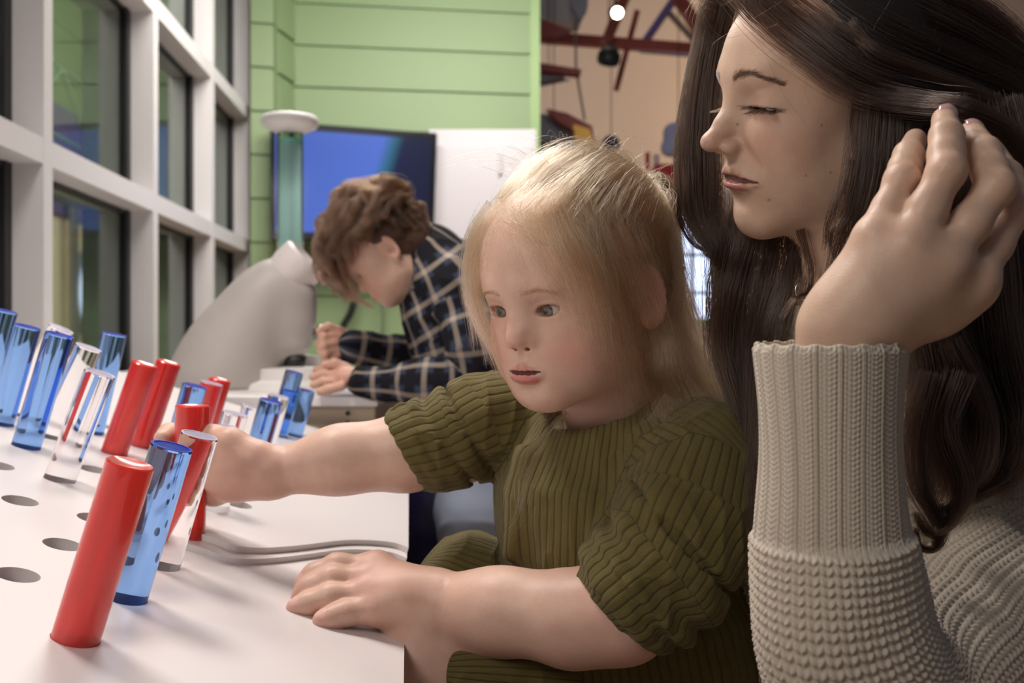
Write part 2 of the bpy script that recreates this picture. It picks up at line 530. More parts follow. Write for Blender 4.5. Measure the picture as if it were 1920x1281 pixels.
# ---------------------------------------------------------------- heads
def head_clay(c, fr, P):
    """P: face measures in metres, in the head frame (x left, y forward, z up, origin between the ears at eye height)"""
    c.frame(fr)
    E = P['eye']                                   # eyeball centre (x, y, z)
    # skull and face masses
    for cc, r, k in P['skull']: c.ell(cc, r, k, tag='skull')
    for cc, r, k in P['mass']:
        if cc[0] == 0: c.ell(cc, r, k, tag='face')
        else: c.ell2(cc, r, k, tag='face')
    for a, b, ra, rb, k in P['jaw']: c.cone2(a, b, ra, rb, k, tag='face')
    # sockets
    sx, sy, sz, sr = P['socket']
    c.ell2((sx, sy, sz), sr, P.get('socket_k', 0.016), 's')
    for a, b, ra, rb, k in P['brow']: c.cone2(a, b, ra, rb, k, tag='face')
    # lids round the eyeball
    er = P['er']
    c.ell2(E, (er * 1.17, er * 1.12, er * 1.12), 0.0065, tag='lid')
    if 'fold' in P:
        e0, az0, az1, rr = P['fold']
        for s in (1, -1):
            pts = []
            for az in np.linspace(az0, az1, 9):
                el = math.radians(e0 + 10 * math.cos(math.radians(az)))
                a_ = math.radians(az)
                q = er * 1.17
                pts.append((s * (E[0] + q * math.sin(a_) * math.cos(el)), E[1] + q * math.cos(a_) * math.cos(el), E[2] + q * math.sin(el)))
            c.chain(pts, [rr * (0.25 + 0.75 * math.sin(math.pi * i / 8)) for i in range(9)], 0.0016, 's')
    for s in (1, -1):
        for cc, r, R in P['fissure']:
            RR = None
            if R is not None:
                RR = rotm(*R)
                if s < 0: RR = np.diag([-1, 1, 1]) @ RR @ np.diag([-1, 1, 1])
            c.ell((s * cc[0], cc[1], cc[2]), r, 0.0012, 's', tag='fiss', R=RR)
    for pts, r in P.get('lidline', []):
        for s in (1, -1): c.chain([(s * x, y, z) for x, y, z in pts], r, 0.0016, tag='lid')
    # nose
    c.chain(P['nose'][0], P['nose'][1], P.get('nose_k', 0.014), tag='nose', kj=0.012)
    c.ell(P['tip'][0], P['tip'][1], 0.009, tag='nose')
    c.ell2(P['wing'][0], P['wing'][1], P.get('wing_k', 0.0055), tag='nose')
    # lips: mound, upper, lower
    for cc, r, k in P['mound']: c.ell(cc, r, k, tag='face')
    base_prims = list(c.p)
    def ys(x, z):
        """how far forward the face surface is at (x, z)"""
        lo_, hi_ = 0.03, 0.12
        for _ in range(22):
            mid = (lo_ + hi_) / 2
            if c.field(fr.to_world(np.array([[x, mid, z]])), base_prims)[0] < 0: lo_ = mid
            else: hi_ = mid
        return (lo_ + hi_) / 2
    on = lambda pts: [(x, ys(x, z) + off, z) for x, z, off in pts]
    def both(pts, rs): return [(-x, y, z) for x, y, z in pts[:0:-1]] + list(pts), rs[:0:-1] + list(rs)
    z0, z1, r, off = P['philtrum']
    c.chain(on([(0, z0, off), (0, z1, off)]), [r, r * 1.3], 0.006, 's')
    for key_ in ('upper', 'lower'):
        p_, r_ = both(on(P[key_][0]), P[key_][1]); c.chain(p_, r_, 0.0042, tag='lip', kj=0.003)
    p_, r_ = both(on(P['slit'][0]), P['slit'][1]); c.chain(p_, r_, 0.0018, 's', tag='slit', kj=0.002)
    if 'mental' in P: z, off, r = P['mental']; c.ell((0, ys(0, z) + off, z), r, 0.011, 's')
    for p_, r, k in P.get('crease', []): c.chain(on(p_), r, k, 's'); c.chain([(-x, y, z) for x, y, z in on(p_)], r, k, 's')
    c.ell2(P['nostril'][0], P['nostril'][1], 0.002, 's')
    # ears
    ex, ey, ez, eh, ew, tilt = P['ear']
    for s in (1, -1):
        fo = fr.to_world((s * ex, ey, ez))
        an = math.radians(P.get('flare', 28))
        outv = np.array([s * math.cos(an), math.sin(an), 0.0]); fwd = np.array([-s * math.sin(an) * s * s, 0, 0])
        fwd = np.array([-s * math.sin(an), math.cos(an), 0.0]); upv = np.array([0, tilt * -1.0, 1.0])
        fe = Frame(fo, fr.vec(fwd), fr.vec(upv), fr.s)
        xo = 1.0 if (fe.R[:, 0] @ fr.vec(outv)) > 0 else -1.0
        c.frame(fe)
        c.ell((xo * 0.003, -ew * 0.55, 0), (0.0042, ew * 0.98, eh * 0.95), 0.005, tag='ear')
        c.ell((xo * 0.004, -ew * 0.35, -eh * 0.72), (0.0042, ew * 0.55, eh * 0.36), 0.006, tag='ear')
        c.ell((xo * 0.0085, -ew * 0.52, eh * 0.04), (0.0060, ew * 0.74, eh * 0.72), 0.003, 's')
        ring = []
        for t in np.linspace(0, 1, 12):
            a = math.radians(25 + 235 * t)
            ring.append((xo * 0.0045, -ew * 0.55 + math.cos(a) * ew * 0.92, math.sin(a) * eh * 0.93))
        c.chain(ring, [0.0024] * 10 + [0.0028, 0.003], 0.003, tag='ear', kj=0.003)
        c.chain([(xo * 0.0045, -ew * 1.05, -eh * 0.35), (xo * 0.0055, -ew * 1.1, eh * 0.1), (xo * 0.005, -ew * 0.75, eh * 0.5)], 0.0019, 0.004, tag='ear')
        c.ell((xo * 0.0075, -ew * 0.42, -eh * 0.10), (0.0070, ew * 0.36, eh * 0.34), 0.003, 's')
        c.ell((xo * 0.005, ew * 0.12, -eh * 0.15), (0.003, 0.0035, 0.005), 0.004, tag='ear')
    c.frame(fr)

ADULT = dict(
    liner=(0.95, 0.0016),
    skull=[((0, -0.016, 0.036), (0.074, 0.094, 0.082), 0.01), ((0, 0.030, 0.030), (0.062, 0.062, 0.055), 0.03)],
    mass=[((0, 0.024, -0.030), (0.054, 0.060, 0.066), 0.03), ((0.030, 0.052, -0.034), (0.024, 0.024, 0.024), 0.03),
          ((0.034, 0.035, -0.066), (0.020, 0.028, 0.024), 0.03), ((0, 0.0580, -0.099), (0.0165, 0.0150, 0.0125), 0.022)],
    jaw=[((0.046, 0.000, -0.058), (0.011, 0.056, -0.1000), 0.016, 0.0105, 0.030)],
    socket=(0.034, 0.099, -0.001, (0.017, 0.019, 0.0115)),
    brow=[((0.010, 0.083, 0.018), (0.034, 0.076, 0.022), 0.006, 0.006, 0.020)],
    eye=(0.0318, 0.0650, -0.0022), er=0.0144,
    fissure=[((0.0330, 0.0800, -0.0072), (0.0180, 0.015, 0.0011), (0, 3, 0))],
    nose=([(0, 0.0800, 0.010), (0, 0.0855, -0.004), (0, 0.0955, -0.020), (0, 0.1040, -0.033)], [0.0062, 0.0058, 0.0066, 0.0076]),
    tip=((0, 0.1080, -0.0352), (0.0078, 0.0082, 0.0068)), wing=((0.0108, 0.0930, -0.0395), (0.0058, 0.0092, 0.0062)),
    nostril=((0.0062, 0.0985, -0.0475), (0.0034, 0.0058, 0.0035)),
    mound=[((0, 0.066, -0.064), (0.028, 0.0200, 0.020), 0.02)],
    philtrum=(-0.0485, -0.0560, 0.0016, 0.0006),
    upper=([(0, -0.0600, -0.0012), (0.006, -0.0590, -0.0010), (0.016, -0.0618, -0.0010), (0.0300, -0.0668, -0.0010)], [0.0030, 0.0034, 0.0028, 0.0011]),
    lower=([(0, -0.0728, -0.0012), (0.008, -0.0726, -0.0012), (0.018, -0.0712, -0.0012), (0.0295, -0.0680, -0.0012)], [0.0048, 0.0047, 0.0038, 0.0011]),
    slit=([(0, -0.0664, 0.0010), (0.010, -0.0664, 0.0008), (0.020, -0.0668, 0.0004), (0.0315, -0.0675, 0.0002)], [0.0030, 0.0028, 0.0016, 0.0007]),
    mental=(-0.0840, 0.0050, (0.018, 0.0085, 0.0050)),
    crease=[([(0.0205, -0.042, 0.0008), (0.0270, -0.050, 0.0008), (0.0330, -0.0560, 0.0010)], 0.0008, 0.012)],
    ear=(0.070, -0.006, -0.010, 0.027, 0.015, 0.15),
)

CHILD = dict(
    liner=(0.28, 0.0007),
    skull=[((0, -0.020, 0.038), (0.075, 0.090, 0.080), 0.01), ((0, 0.018, 0.030), (0.060, 0.062, 0.056), 0.03)],
    mass=[((0, 0.014, -0.028), (0.051, 0.056, 0.054), 0.03), ((0.027, 0.037, -0.034), (0.026, 0.026, 0.026), 0.025),
          ((0.027, 0.027, -0.049), (0.025, 0.028, 0.025), 0.025), ((0, 0.050, -0.0705), (0.017, 0.0145, 0.0125), 0.020)],
    jaw=[((0.040, -0.004, -0.050), (0.012, 0.049, -0.0715), 0.016, 0.012, 0.030)],
    socket=(0.0255, 0.084, 0.001, (0.016, 0.014, 0.010)),
    socket_k=0.018,
    brow=[((0.010, 0.0700, 0.017), (0.030, 0.0640, 0.019), 0.005, 0.005, 0.018)],
    eye=(0.0252, 0.0552, 0.0), er=0.0126,
    fold=(28, -50, 60, 0.0011),
    fissure=[((0.0266, 0.0690, -0.0006), (0.0116, 0.013, 0.0050), (0, -6, 0))],
    nose=([(0, 0.0660, 0.006), (0, 0.0670, -0.004), (0, 0.0700, -0.013), (0, 0.0735, -0.0190)], [0.0056, 0.0056, 0.0064, 0.0072]),
    tip=((0, 0.0785, -0.0212), (0.0090, 0.0084, 0.0074)), wing=((0.0112, 0.0690, -0.0242), (0.0064, 0.0080, 0.0058)),
    nostril=((0.0066, 0.0735, -0.0314), (0.0027, 0.0046, 0.0020)),
    mound=[((0, 0.0530, -0.048), (0.024, 0.0185, 0.019), 0.02)],
    philtrum=(-0.0340, -0.0420, 0.0014, 0.0006),
    upper=([(0, -0.0482, -0.0009), (0.004, -0.0475, -0.0006), (0.010, -0.0488, -0.0010), (0.0170, -0.0514, -0.0010)], [0.0024, 0.0029, 0.0023, 0.0009]),
    lower=([(0, -0.0584, -0.0006), (0.006, -0.0581, -0.0008), (0.0115, -0.0562, -0.0013), (0.0165, -0.0530, -0.0012)], [0.0056, 0.0053, 0.0038, 0.0009]),
    slit=([(0, -0.0525, 0.0006), (0.006, -0.0524, 0.0005), (0.011, -0.0522, 0.0002), (0.0172, -0.0518, 0.0001)], [0.0015, 0.0016, 0.0013, 0.0006]),
    mental=(-0.0675, 0.0045, (0.014, 0.0070, 0.0040)),
    ear=(0.067, -0.010, -0.004, 0.026, 0.0145, 0.10),
)

def face_color(V, clay, fr, P, base, lip, blush, cheek, seed=3):
    """per-vertex skin colour"""
    L = fr.to_local(V)
    col = np.tile(np.array(base, float), (len(V), 1))
    n = vnoise(V, 90, seed) * 0.6 + vnoise(V, 240, seed + 1) * 0.4
    col *= (0.96 + 0.08 * n)[:, None]
    def mix(c, w):
        nonlocal col
        col = col * (1 - w[:, None]) + np.array(c) * w[:, None]
    def blob(c, r):
        d = np.sqrt((((np.abs(L * [1, 0, 0]) + L * [0, 1, 1]) - np.array(c)) ** 2 / np.array(r) ** 2).sum(1)); return np.exp(-d * d)
    mix(blush, blob(cheek[0], cheek[1]) * 0.55)
    t = P['tip'][0]; mix(blush, blob(t, (0.012, 0.012, 0.011)) * 0.35)
    e = P['ear']; mix(blush, blob((e[0] + 0.012, e[1] - 0.005, e[2]), (0.012, 0.02, 0.032)) * 0.4)
    ld = clay.tagd(V, 'lip')
    mix(lip, sstep(0.0008, -0.0004, ld) * 0.8)
    sd = clay.tagd(V, 'slit'); mix((0.10, 0.022, 0.02), sstep(0.0005, -0.0001, sd) * (ld < 0.004) * 0.8)
    fd = clay.tagd(V, 'fiss'); mix((0.03, 0.017, 0.014), sstep(P['liner'][1], P['liner'][1] * 0.3, fd) * P['liner'][0])
    ey = P['eye']
    mix(np.array(base) * np.array([0.93, 0.80, 0.80]), blob((ey[0], ey[1] + P['er'], ey[2] - 0.004), (0.017, 0.014, 0.011)) * 0.45)
    return col

def eye_mat(name, iris):
    m, nt, b = mat_new(name)
    tc = nt.nodes.new('ShaderNodeTexCoord'); sp = nt.nodes.new('ShaderNodeSeparateXYZ')
    nt.links.new(tc.outputs['Object'], sp.inputs[0])
    # object coordinates: eyeball radius 1, looking along +Y
    vm = nt.nodes.new('ShaderNodeCombineXYZ'); nt.links.new(sp.outputs[0], vm.inputs[0]); nt.links.new(sp.outputs[2], vm.inputs[2])
    ln = nt.nodes.new('ShaderNodeVectorMath'); ln.operation = 'LENGTH'; nt.links.new(vm.outputs[0], ln.inputs[0])
    cr = nt.nodes.new('ShaderNodeValToRGB'); nt.links.new(ln.outputs['Value'], cr.inputs[0])
    el = cr.color_ramp.elements
    el[0].position = 0.0; el[0].color = (0.004, 0.004, 0.004, 1)
    el[1].position = 1.0; el[1].color = (0.60, 0.52, 0.48, 1)
    def add(p, c):
        e = el.new(p); e.color = (*c, 1)
    add(0.17, (0.004, 0.004, 0.004)); add(0.20, tuple(x * 0.7 for x in iris)); add(0.36, iris)
    add(0.49, tuple(x * 0.35 for x in iris)); add(0.54, (0.62, 0.58, 0.55)); add(0.8, (0.66, 0.58, 0.55))
    n = nt.nodes.new('ShaderNodeTexNoise'); n.inputs['Scale'].default_value = 9; nt.links.new(tc.outputs['Object'], n.inputs['Vector'])
    mx = nt.nodes.new('ShaderNodeMixRGB'); mx.blend_type = 'OVERLAY'; mx.inputs[0].default_value = 0.35
    nt.links.new(cr.outputs[0], mx.inputs[1]); nt.links.new(n.outputs['Fac'], mx.inputs[2]); nt.links.new(mx.outputs[0], b.inputs['Base Color'])
    b.inputs['Roughness'].default_value = 0.06
    b.inputs['Coat Weight'].default_value = 0.6; b.inputs['Coat Roughness'].default_value = 0.02
    return m

def eyeball(parent, fr, P, side, look, mat):
    """sphere with a slight corneal bulge; look = direction in the head frame"""
    V = []; F = []; n = 32; m = 24
    for i in range(m + 1):
        th = math.pi * i / m
        for k in range(n):
            ph = 2 * math.pi * k / n
            y = math.cos(th); r = math.sin(th)
            s = 1.0 + 0.05 * float(np.exp(-(r / 0.42) ** 2)) * (y > 0)
            V.append((r * math.cos(ph) * s, y * s, r * math.sin(ph) * s))
    for i in range(m):
        for k in range(n):
            F.append([i * n + k, i * n + (k + 1) % n, (i + 1) * n + (k + 1) % n, (i + 1) * n + k])
    me = mesh_np('eye', V, F)
    me.validate()
    o = link('eye', me, parent, mat)
    E = P['eye']; c = fr.to_world((side * E[0], E[1], E[2]))
    f = fr.vec(look); f = f / np.linalg.norm(f)
    q = Vector([float(x) for x in f]).to_track_quat('Y', 'Z')
    o.location = Vector([float(x) for x in c]) - parent.location
    o.rotation_euler = q.to_euler()
    s = P['er'] * fr.s
    o.scale = (s, s, s)
    return o

def surf_hairs(H, bvh, fr, pts, wid, count, dirf, length, r, tint=None, curl=0.0, lift=0.0004, n=6):
    """short hairs along a path on the face (brows): pts in the head frame"""
    rng = H.rng
    C = spline(pts, 40)
    for _ in range(count):
        u = rng.random(); i = int(u * 39)
        p = C[i] + np.array([0, 0, rng.normal(0, 1) * wid[0] * (1 - u) + rng.normal(0, 1) * wid[1] * u])
        w = fr.to_world(p)
        hit = bvh.find_nearest(Vector(w))
        if hit[0] is None: continue
        q = np.array(hit[0]); nn = np.array(hit[1])
        if nn @ fr.vec((0, 1, 0)) < -0.2: nn = -nn
        d = fr.vec(dirf(u)); d = d + rng.normal(0, 0.16, 3); d = d - nn * (d @ nn); d /= np.linalg.norm(d)
        L = length * (0.7 + 0.5 * rng.random()); t = np.linspace(0, 1, n)[:, None]
        S = q - nn * 0.0002 + d * L * t + nn * (lift * np.sin(t * 2.6))
        H.strand(S, r, tint, taper=0.8)
# ================================================================ the room
def st(o, label=None):
    o['kind'] = 'structure'
    return o

WHITE_TRIM = simple('white_painted_frame', (0.74, 0.70, 0.69), 0.45, bump=(30, 0.1, 0.002))
BLACK_GASKET = simple('black_gasket', (0.012, 0.012, 0.013), 0.5)
GREEN = simple('green_siding_paint', (0.275, 0.375, 0.185), 0.55, noise=(3, 0.06))
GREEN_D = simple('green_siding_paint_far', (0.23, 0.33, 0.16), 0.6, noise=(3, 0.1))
BEIGE = simple('beige_plaster', (0.62, 0.52, 0.46), 0.8, noise=(1.2, 0.15))
FLOORM = simple('tan_wood_floor', (0.50, 0.34, 0.20), 0.45, noise=(8, 0.25))

# window wall: room-side face passes through X0 at the lens, running to the vanishing column 822
X0 = -1.07; TW = (822 - 960) / FPX
wd = np.array([TW, 1.0, 0]); wd /= np.linalg.norm(wd); wn = np.array([wd[1], -wd[0], 0])      # wn points into the room
def wall_pt(Y, off, z): return np.array([X0 + TW * Y, Y, z]) - wn * off
def wall_box(mb, Y0, Y1, off0, off1, z0, z1):
    a, b = (wall_pt(Y0, off0, 0), wall_pt(Y1, off0, 0)); c, d = (wall_pt(Y1, off1, 0), wall_pt(Y0, off1, 0))
    P = [np.array([p[0], p[1], z]) for z in (z0, z1) for p in (a, b, c, d)]
    mb.hexa(P)
MY = [0.69, 1.69, 2.70, 3.74, 4.70, 5.62]
MW = 0.062
DEP = 0.095
ZT = [CAMZ - 0.285, CAMZ + 0.465, CAMZ + 1.215, CAMZ + 1.965]
ZTH = 0.07
frame = MB()
for y in MY: wall_box(frame, y - 0.0, y + MW, 0, DEP, 0, 3.4)
for z in ZT: wall_box(frame, 0.3, 5.7, 0.0015, DEP - 0.0015, z, z + ZTH)
wall_box(frame, 0.3, 5.7, 0.0015, DEP - 0.0015, 0.0, 0.25); wall_box(frame, 0.3, 5.7, 0.0015, DEP - 0.0015, 3.2, 3.4)
st(frame.build('window_1', WHITE_TRIM))
outer = MB()
for y in MY: wall_box(outer, y, y + MW, DEP + 0.02, DEP + 0.17, 0, 3.4)
for z in ZT: wall_box(outer, 0.3, 5.7, DEP + 0.02, DEP + 0.17, z, z + ZTH)
st(outer.build('window_2', simple('grey_green_frame', (0.40, 0.44, 0.38), 0.6)))
gk = MB()
for i, y in enumerate(MY):
    wall_box(gk, y - 0.045, y - 0.0005, DEP - 0.012, DEP + 0.018, 0, 3.4)
    wall_box(gk, y + MW + 0.0005, y + MW + 0.012, DEP - 0.012, DEP + 0.018, 0, 3.4)
for z in ZT:
    wall_box(gk, 0.3, 5.7, DEP - 0.006, DEP + 0.018, z - 0.016, z - 0.0005)
    wall_box(gk, 0.3, 5.7, DEP - 0.006, DEP + 0.018, z + ZTH + 0.0005, z + ZTH + 0.010)
st(gk.build('trim_1', BLACK_GASKET))
gl, ntg, bg = mat_new('tinted_window_glass')
bg.inputs['Base Color'].default_value = (0.72, 0.80, 0.74, 1); bg.inputs['Transmission Weight'].default_value = 1.0
bg.inputs['Roughness'].default_value = 0.03; bg.inputs['IOR'].default_value = 1.18
pane = MB(); wall_box(pane, 0.3, 5.7, DEP + 0.003, DEP + 0.011, 0.25, 3.2)
st(pane.build('window_3', gl))

# what is seen through the panes: a second hall with a green wall, a violet band and a cream wall with an oval window
def far_wall(mb, Y0, Y1, off, z0, z1, th=0.08): wall_box(mb, Y0, Y1, off, off + th, z0, z1)
m = MB(); far_wall(m, 3.0, 16.0, 2.6, CAMZ + 2.15, 7.5)
for k in range(6):
    far_wall(m, 3.0, 16.0, 2.575, CAMZ + 2.5 + 0.5 * k, CAMZ + 2.53 + 0.5 * k, 0.03)
st(m.build('wall_beyond_upper', GREEN_D))
m = MB(); far_wall(m, 3.0, 16.0, 2.55, CAMZ + 1.15, CAMZ + 2.2, 0.1); far_wall(m, 3.0, 16.0, 2.50, CAMZ + 1.9, CAMZ + 1.93, 0.1)
st(m.build('trim_2', simple('violet_band', (0.20, 0.16, 0.33), 0.6, noise=(4, 0.5))))
m = MB(); far_wall(m, 3.0, 16.0, 2.6, -0.2, CAMZ + 1.2)
for k in range(9): far_wall(m, 5.0 + 0.72 * k, 5.05 + 0.72 * k, 2.57, 0, CAMZ + 1.2, 0.05)
st(m.build('wall_beyond_lower', simple('cream_panel', (0.78, 0.70, 0.50), 0.7, noise=(2, 0.1))))
m = MB(); wall_box(m, 9.7, 9.78, 2.40, 2.46, 0, CAMZ + 1.4)
st(m.build('trim_3', simple('dark_post', (0.10, 0.09, 0.09), 0.6)))
def oval(name, mat, Yc, zc, ry, rz, off, th, hole=0):
    V = []; F = []; n = 48
    for o_ in (off, off + th):
        for k in range(n):
            t = 2 * math.pi * k / n; V.append(wall_pt(Yc + ry * math.cos(t), o_, zc + rz * math.sin(t)))
    if hole:
        for o_ in (off, off + th):
            for k in range(n):
                t = 2 * math.pi * k / n; V.append(wall_pt(Yc + ry * hole * math.cos(t), o_, zc + rz * hole * math.sin(t)))
        for k in range(n):
            j = (k + 1) % n
            F += [[k, j, 2 * n + j, 2 * n + k], [n + k, n + j, 3 * n + j, 3 * n + k], [k, j, n + j, n + k], [2 * n + k, 2 * n + j, 3 * n + j, 3 * n + k]]
    else:
        F = [list(range(n)), list(range(n, 2 * n))] + [[k, (k + 1) % n, n + (k + 1) % n, n + k] for k in range(n)]
    mb = MB(); mb.add(V, F); return mb.build(name, mat)
OVY = 10.6
st(oval('window_4', emit('bright_daylight_pane', (0.62, 0.74, 1.0), 1.35), OVY, CAMZ + 0.43, 0.45, 0.43, 2.56, 0.03))
st(oval('trim_4', simple('slate_oval_frame', (0.16, 0.20, 0.24), 0.5), OVY, CAMZ + 0.43, 0.52, 0.475, 2.52, 0.06, 0.88))
m = MB()
for k in range(7):
    p = wall_pt(3.5 + 1.5 * k, 1.9, CAMZ + 2.1); q = wall_pt(4.2 + 1.5 * k, 1.9, CAMZ + 1.55); r = wall_pt(5.0 + 1.5 * k, 1.9, CAMZ + 2.1)
    m.tube([p, q], 0.018, 6); m.tube([q, r], 0.018, 6)
m.tube([wall_pt(3, 1.9, CAMZ + 1.55), wall_pt(15, 1.9, CAMZ + 1.55)], 0.02, 6); m.tube([wall_pt(3, 1.9, CAMZ + 2.1), wall_pt(15, 1.9, CAMZ + 2.1)], 0.02, 6)
st(m.build('trim_5', simple('green_grey_truss', (0.05, 0.08, 0.045), 0.6)))

# green clapboard wall with a shallow pilaster at its left end
def boards(name, A, B, z0, z1, first, pitch, th=0.03, lip=0.014, mat=GREEN):
    """lapped boards between plan points A and B (x, y)"""
    A = np.array([*A, 0.0]); B = np.array([*B, 0.0]); d = B - A; L = np.linalg.norm(d); d /= L; n = np.array([d[1], -d[0], 0])
    mb = MB(); z = first
    while z > z0: z -= pitch
    while z < z1:
        a, b = max(z, z0), min(z + pitch - 0.008, z1)
        # board: lower edge stands proud of the wall, upper edge is flush
        P = [A, B, B - n * -0, A]
        lo0, lo1 = n * (th + lip), n * th
        v = [A + [0, 0, a], B + [0, 0, a], B + lo0 + [0, 0, a], A + lo0 + [0, 0, a], A + [0, 0, b], B + [0, 0, b], B + lo1 + [0, 0, b], A + lo1 + [0, 0, b]]
        mb.hexa([v[0], v[3], v[2], v[1], v[4], v[7], v[6], v[5]])
        z += pitch
    mb.hexa([A + [0, 0, z0], A + n * 0.022 + [0, 0, z0], B + n * 0.022 + [0, 0, z0], B + [0, 0, z0], A + [0, 0, z1], A + n * 0.022 + [0, 0, z1], B + n * 0.022 + [0, 0, z1], B + [0, 0, z1]])
    return mb.build(name, mat)
def X(px, Y): return (px - 960.0) / FPX * Y
PIT = 0.243; Z1 = CAMZ - (78 - HZ) / FPX * 5.8 - PIT * 2
st(boards('wall_back_left', (X(470, 5.55), 5.55), (X(513, 5.58), 5.58), 0, 3.6, CAMZ + 1.49, PIT))
st(boards('wall_back_return', (X(513, 5.58), 5.55), (X(513, 5.58) + 0.04, 5.80), 0, 3.6, CAMZ + 1.46, PIT))
st(boards('wall_back', (X(513, 5.80) - 0.02, 5.80), (X(992, 6.02), 6.02), 0, 3.6, Z1 - 0.02, PIT))
m = MB(); m.box((X(992, 6.02) + 0.035, 6.1, 1.8), (0.06, 0.22, 3.6)); st(m.build('trim_6', simple('green_corner_trim', (0.30, 0.44, 0.17), 0.5)))

# floor
m = MB(); m.box((0.5, 4.5, -0.05), (12, 15, 0.1)); st(m.build('floor', FLOORM))

# the tall hall to the right of the green wall
m = MB(); m.box((5.0, 12.2, 2.9), (11.5, 0.2, 8.0)); st(m.build('wall_hall', BEIGE))
m = MB()
m.hexa([(-0.5, 6.4, 7.6), (9, 6.4, 7.6), (9, 12.2, 6.2), (-0.5, 12.2, 6.2), (-0.5, 6.4, 7.7), (9, 6.4, 7.7), (9, 12.2, 6.3), (-0.5, 12.2, 6.3)])
st(m.build('ceiling_hall', simple('warm_ceiling', (0.55, 0.42, 0.33), 0.8)))
RED = simple('red_steel', (0.30, 0.055, 0.035), 0.5); PURP = simple('purple_steel', (0.15, 0.11, 0.30), 0.5)
YB = 8.5
def beam(name, mat, p, q, r, lab, grp='steel roof trusses in the far hall', Yp=YB, Yq=YB):
    mb = MB(); a = W(*p, Yp); b = W(*q, Yq); d = (b - a) / np.linalg.norm(b - a); s = np.cross(d, [0, 1, 0]); s /= np.linalg.norm(s)
    t = np.array([0, 1.0, 0]) * r; s = s * r
    mb.hexa([a - s - t, a + s - t, a + s + t, a - s + t, b - s - t, b + s - t, b + s + t, b - s + t])
    o = mb.build(name, mat, bevel=0.006); props(o, lab, 'beam', grp); return o
beam('roof_beam', RED, (900, 62), (1560, 112), 0.045, 'long red steel roof beam crossing the hall behind the black speaker disc')
beam('roof_beam', RED, (1195, -60), (1135, 82), 0.045, 'dark red diagonal steel strut running up beside the round spotlight', Yp=8.3, Yq=8.3)
beam('roof_beam', RED, (1195, 20), (1155, 170), 0.024, 'thin red steel strut hanging below the long red beam')
beam('roof_beam', PURP, (1270, -10), (1205, 85), 0.035, 'purple diagonal steel strut above the long red roof beam', Yp=8.7, Yq=8.7)
beam('roof_beam', PURP, (1200, 92), (1560, 122), 0.030, 'purple steel bar lying just under the red beam beside the dark hair', Yp=8.8, Yq=8.8)
beam('roof_beam', RED, (1262, -20), (1345, 110), 0.050, 'red diagonal steel strut in the top of the hall beside the dark hair', Yp=8.5, Yq=8.5)
beam('roof_beam', simple('grey_steel', (0.25, 0.18, 0.15), 0.5), (1255, 25), (1305, 80), 0.024, 'thin grey brown strut between the purple and red diagonals', Yp=8.9, Yq=8.9)
# spotlight
t = empty('spotlight', W(1158, 24, 7.6), 'round white spotlight shining between the red roof struts', 'lamp')
mb = MB(); c0 = W(1158, 24, 7.6); ax = np.array([0.12, -1, -0.35])
mb.lathe([(0.035, -0.12), (0.052, -0.09), (0.052, 0.0), (0.045, 0.0), (0.044, -0.02)], c0, ax, 24); mb.build('housing', BLACK_GASKET, t, smooth=True)
mb = MB(); mb.lathe([(0.0, -0.016), (0.042, -0.015), (0.042, -0.005), (0.0, 0.002)], c0, ax, 24); mb.build('bulb', emit('spot_glow', (1.0, 0.90, 0.74), 14), t)
mb = MB(); mb.tube([c0 - ax / np.linalg.norm(ax) * 0.1, c0 + np.array([0, 0.1, 0.35])], 0.012, 8); mb.build('stem', BLACK_GASKET, t)
# hanging black disc speaker
t = empty('hanging_speaker', W(1141, 92, 8.0), 'flat black round speaker hanging under the red beam', 'speaker')
mb = MB(); c0 = W(1141, 112, 8.0); mb.lathe([(0.0, 0.10), (0.05, 0.10), (0.09, 0.05), (0.095, 0.0), (0.085, -0.03), (0.0, -0.04)], c0, (0.1, -0.55, 0.8), 28); mb.build('body', BLACK_GASKET, t, smooth=True)
mb = MB(); mb.tube([c0 + [0, 0, 0.06], W(1141, 80, 8.05)], 0.016, 8); mb.build('hanger', BLACK_GASKET, t)

# model aeroplanes hung at the left of the hall
def wing_shape(name, pts, Y, th, mat, lab, cat='model aeroplane part', parent=None):
    A = [W(x, y, Y) for x, y in pts]; n = len(A); V = A + [a + np.array([0, th, 0]) for a in A]
    mb = MB(); mb.add(V, [list(range(n)), list(range(n, 2 * n))[::-1]] + [[k, (k + 1) % n, n + (k + 1) % n, n + k] for k in range(n)])
    o = mb.build(name, mat, parent, bevel=0.01); return o
DRED = simple('dark_red_canvas', (0.22, 0.035, 0.03), 0.6); GREYC = simple('grey_canvas', (0.20, 0.19, 0.23), 0.6); LGREY = simple('light_grey_canvas', (0.42, 0.39, 0.40), 0.6)
YEL = simple('yellow_panel', (0.75, 0.38, 0.02), 0.5); NAVY = simple('navy_canvas', (0.06, 0.05, 0.09), 0.6)
def plane_model(lab, loc, bits):
    t = empty('model_aeroplane', loc, lab, 'model aeroplane', 'model aeroplanes hung in the far hall')
    for nm, pts, Y, th, mt in bits: wing_shape(nm, pts, Y, th, mt, None, parent=t)
plane_model('grey and red model aeroplane hung highest beside the green wall', W(1030, 40, 7.6), [
    ('fuselage', [(960, -40), (1085, -40), (1098, 0), (1088, 30), (1060, 38), (960, 22)], 7.8, 0.35, LGREY),
    ('wing', [(960, 28), (1010, 36), (1068, 58), (1040, 66), (960, 64)], 7.5, 0.12, DRED),
    ('tail', [(1072, -40), (1100, -40), (1100, 12), (1088, 34), (1074, 10)], 7.4, 0.1, GREYC)])
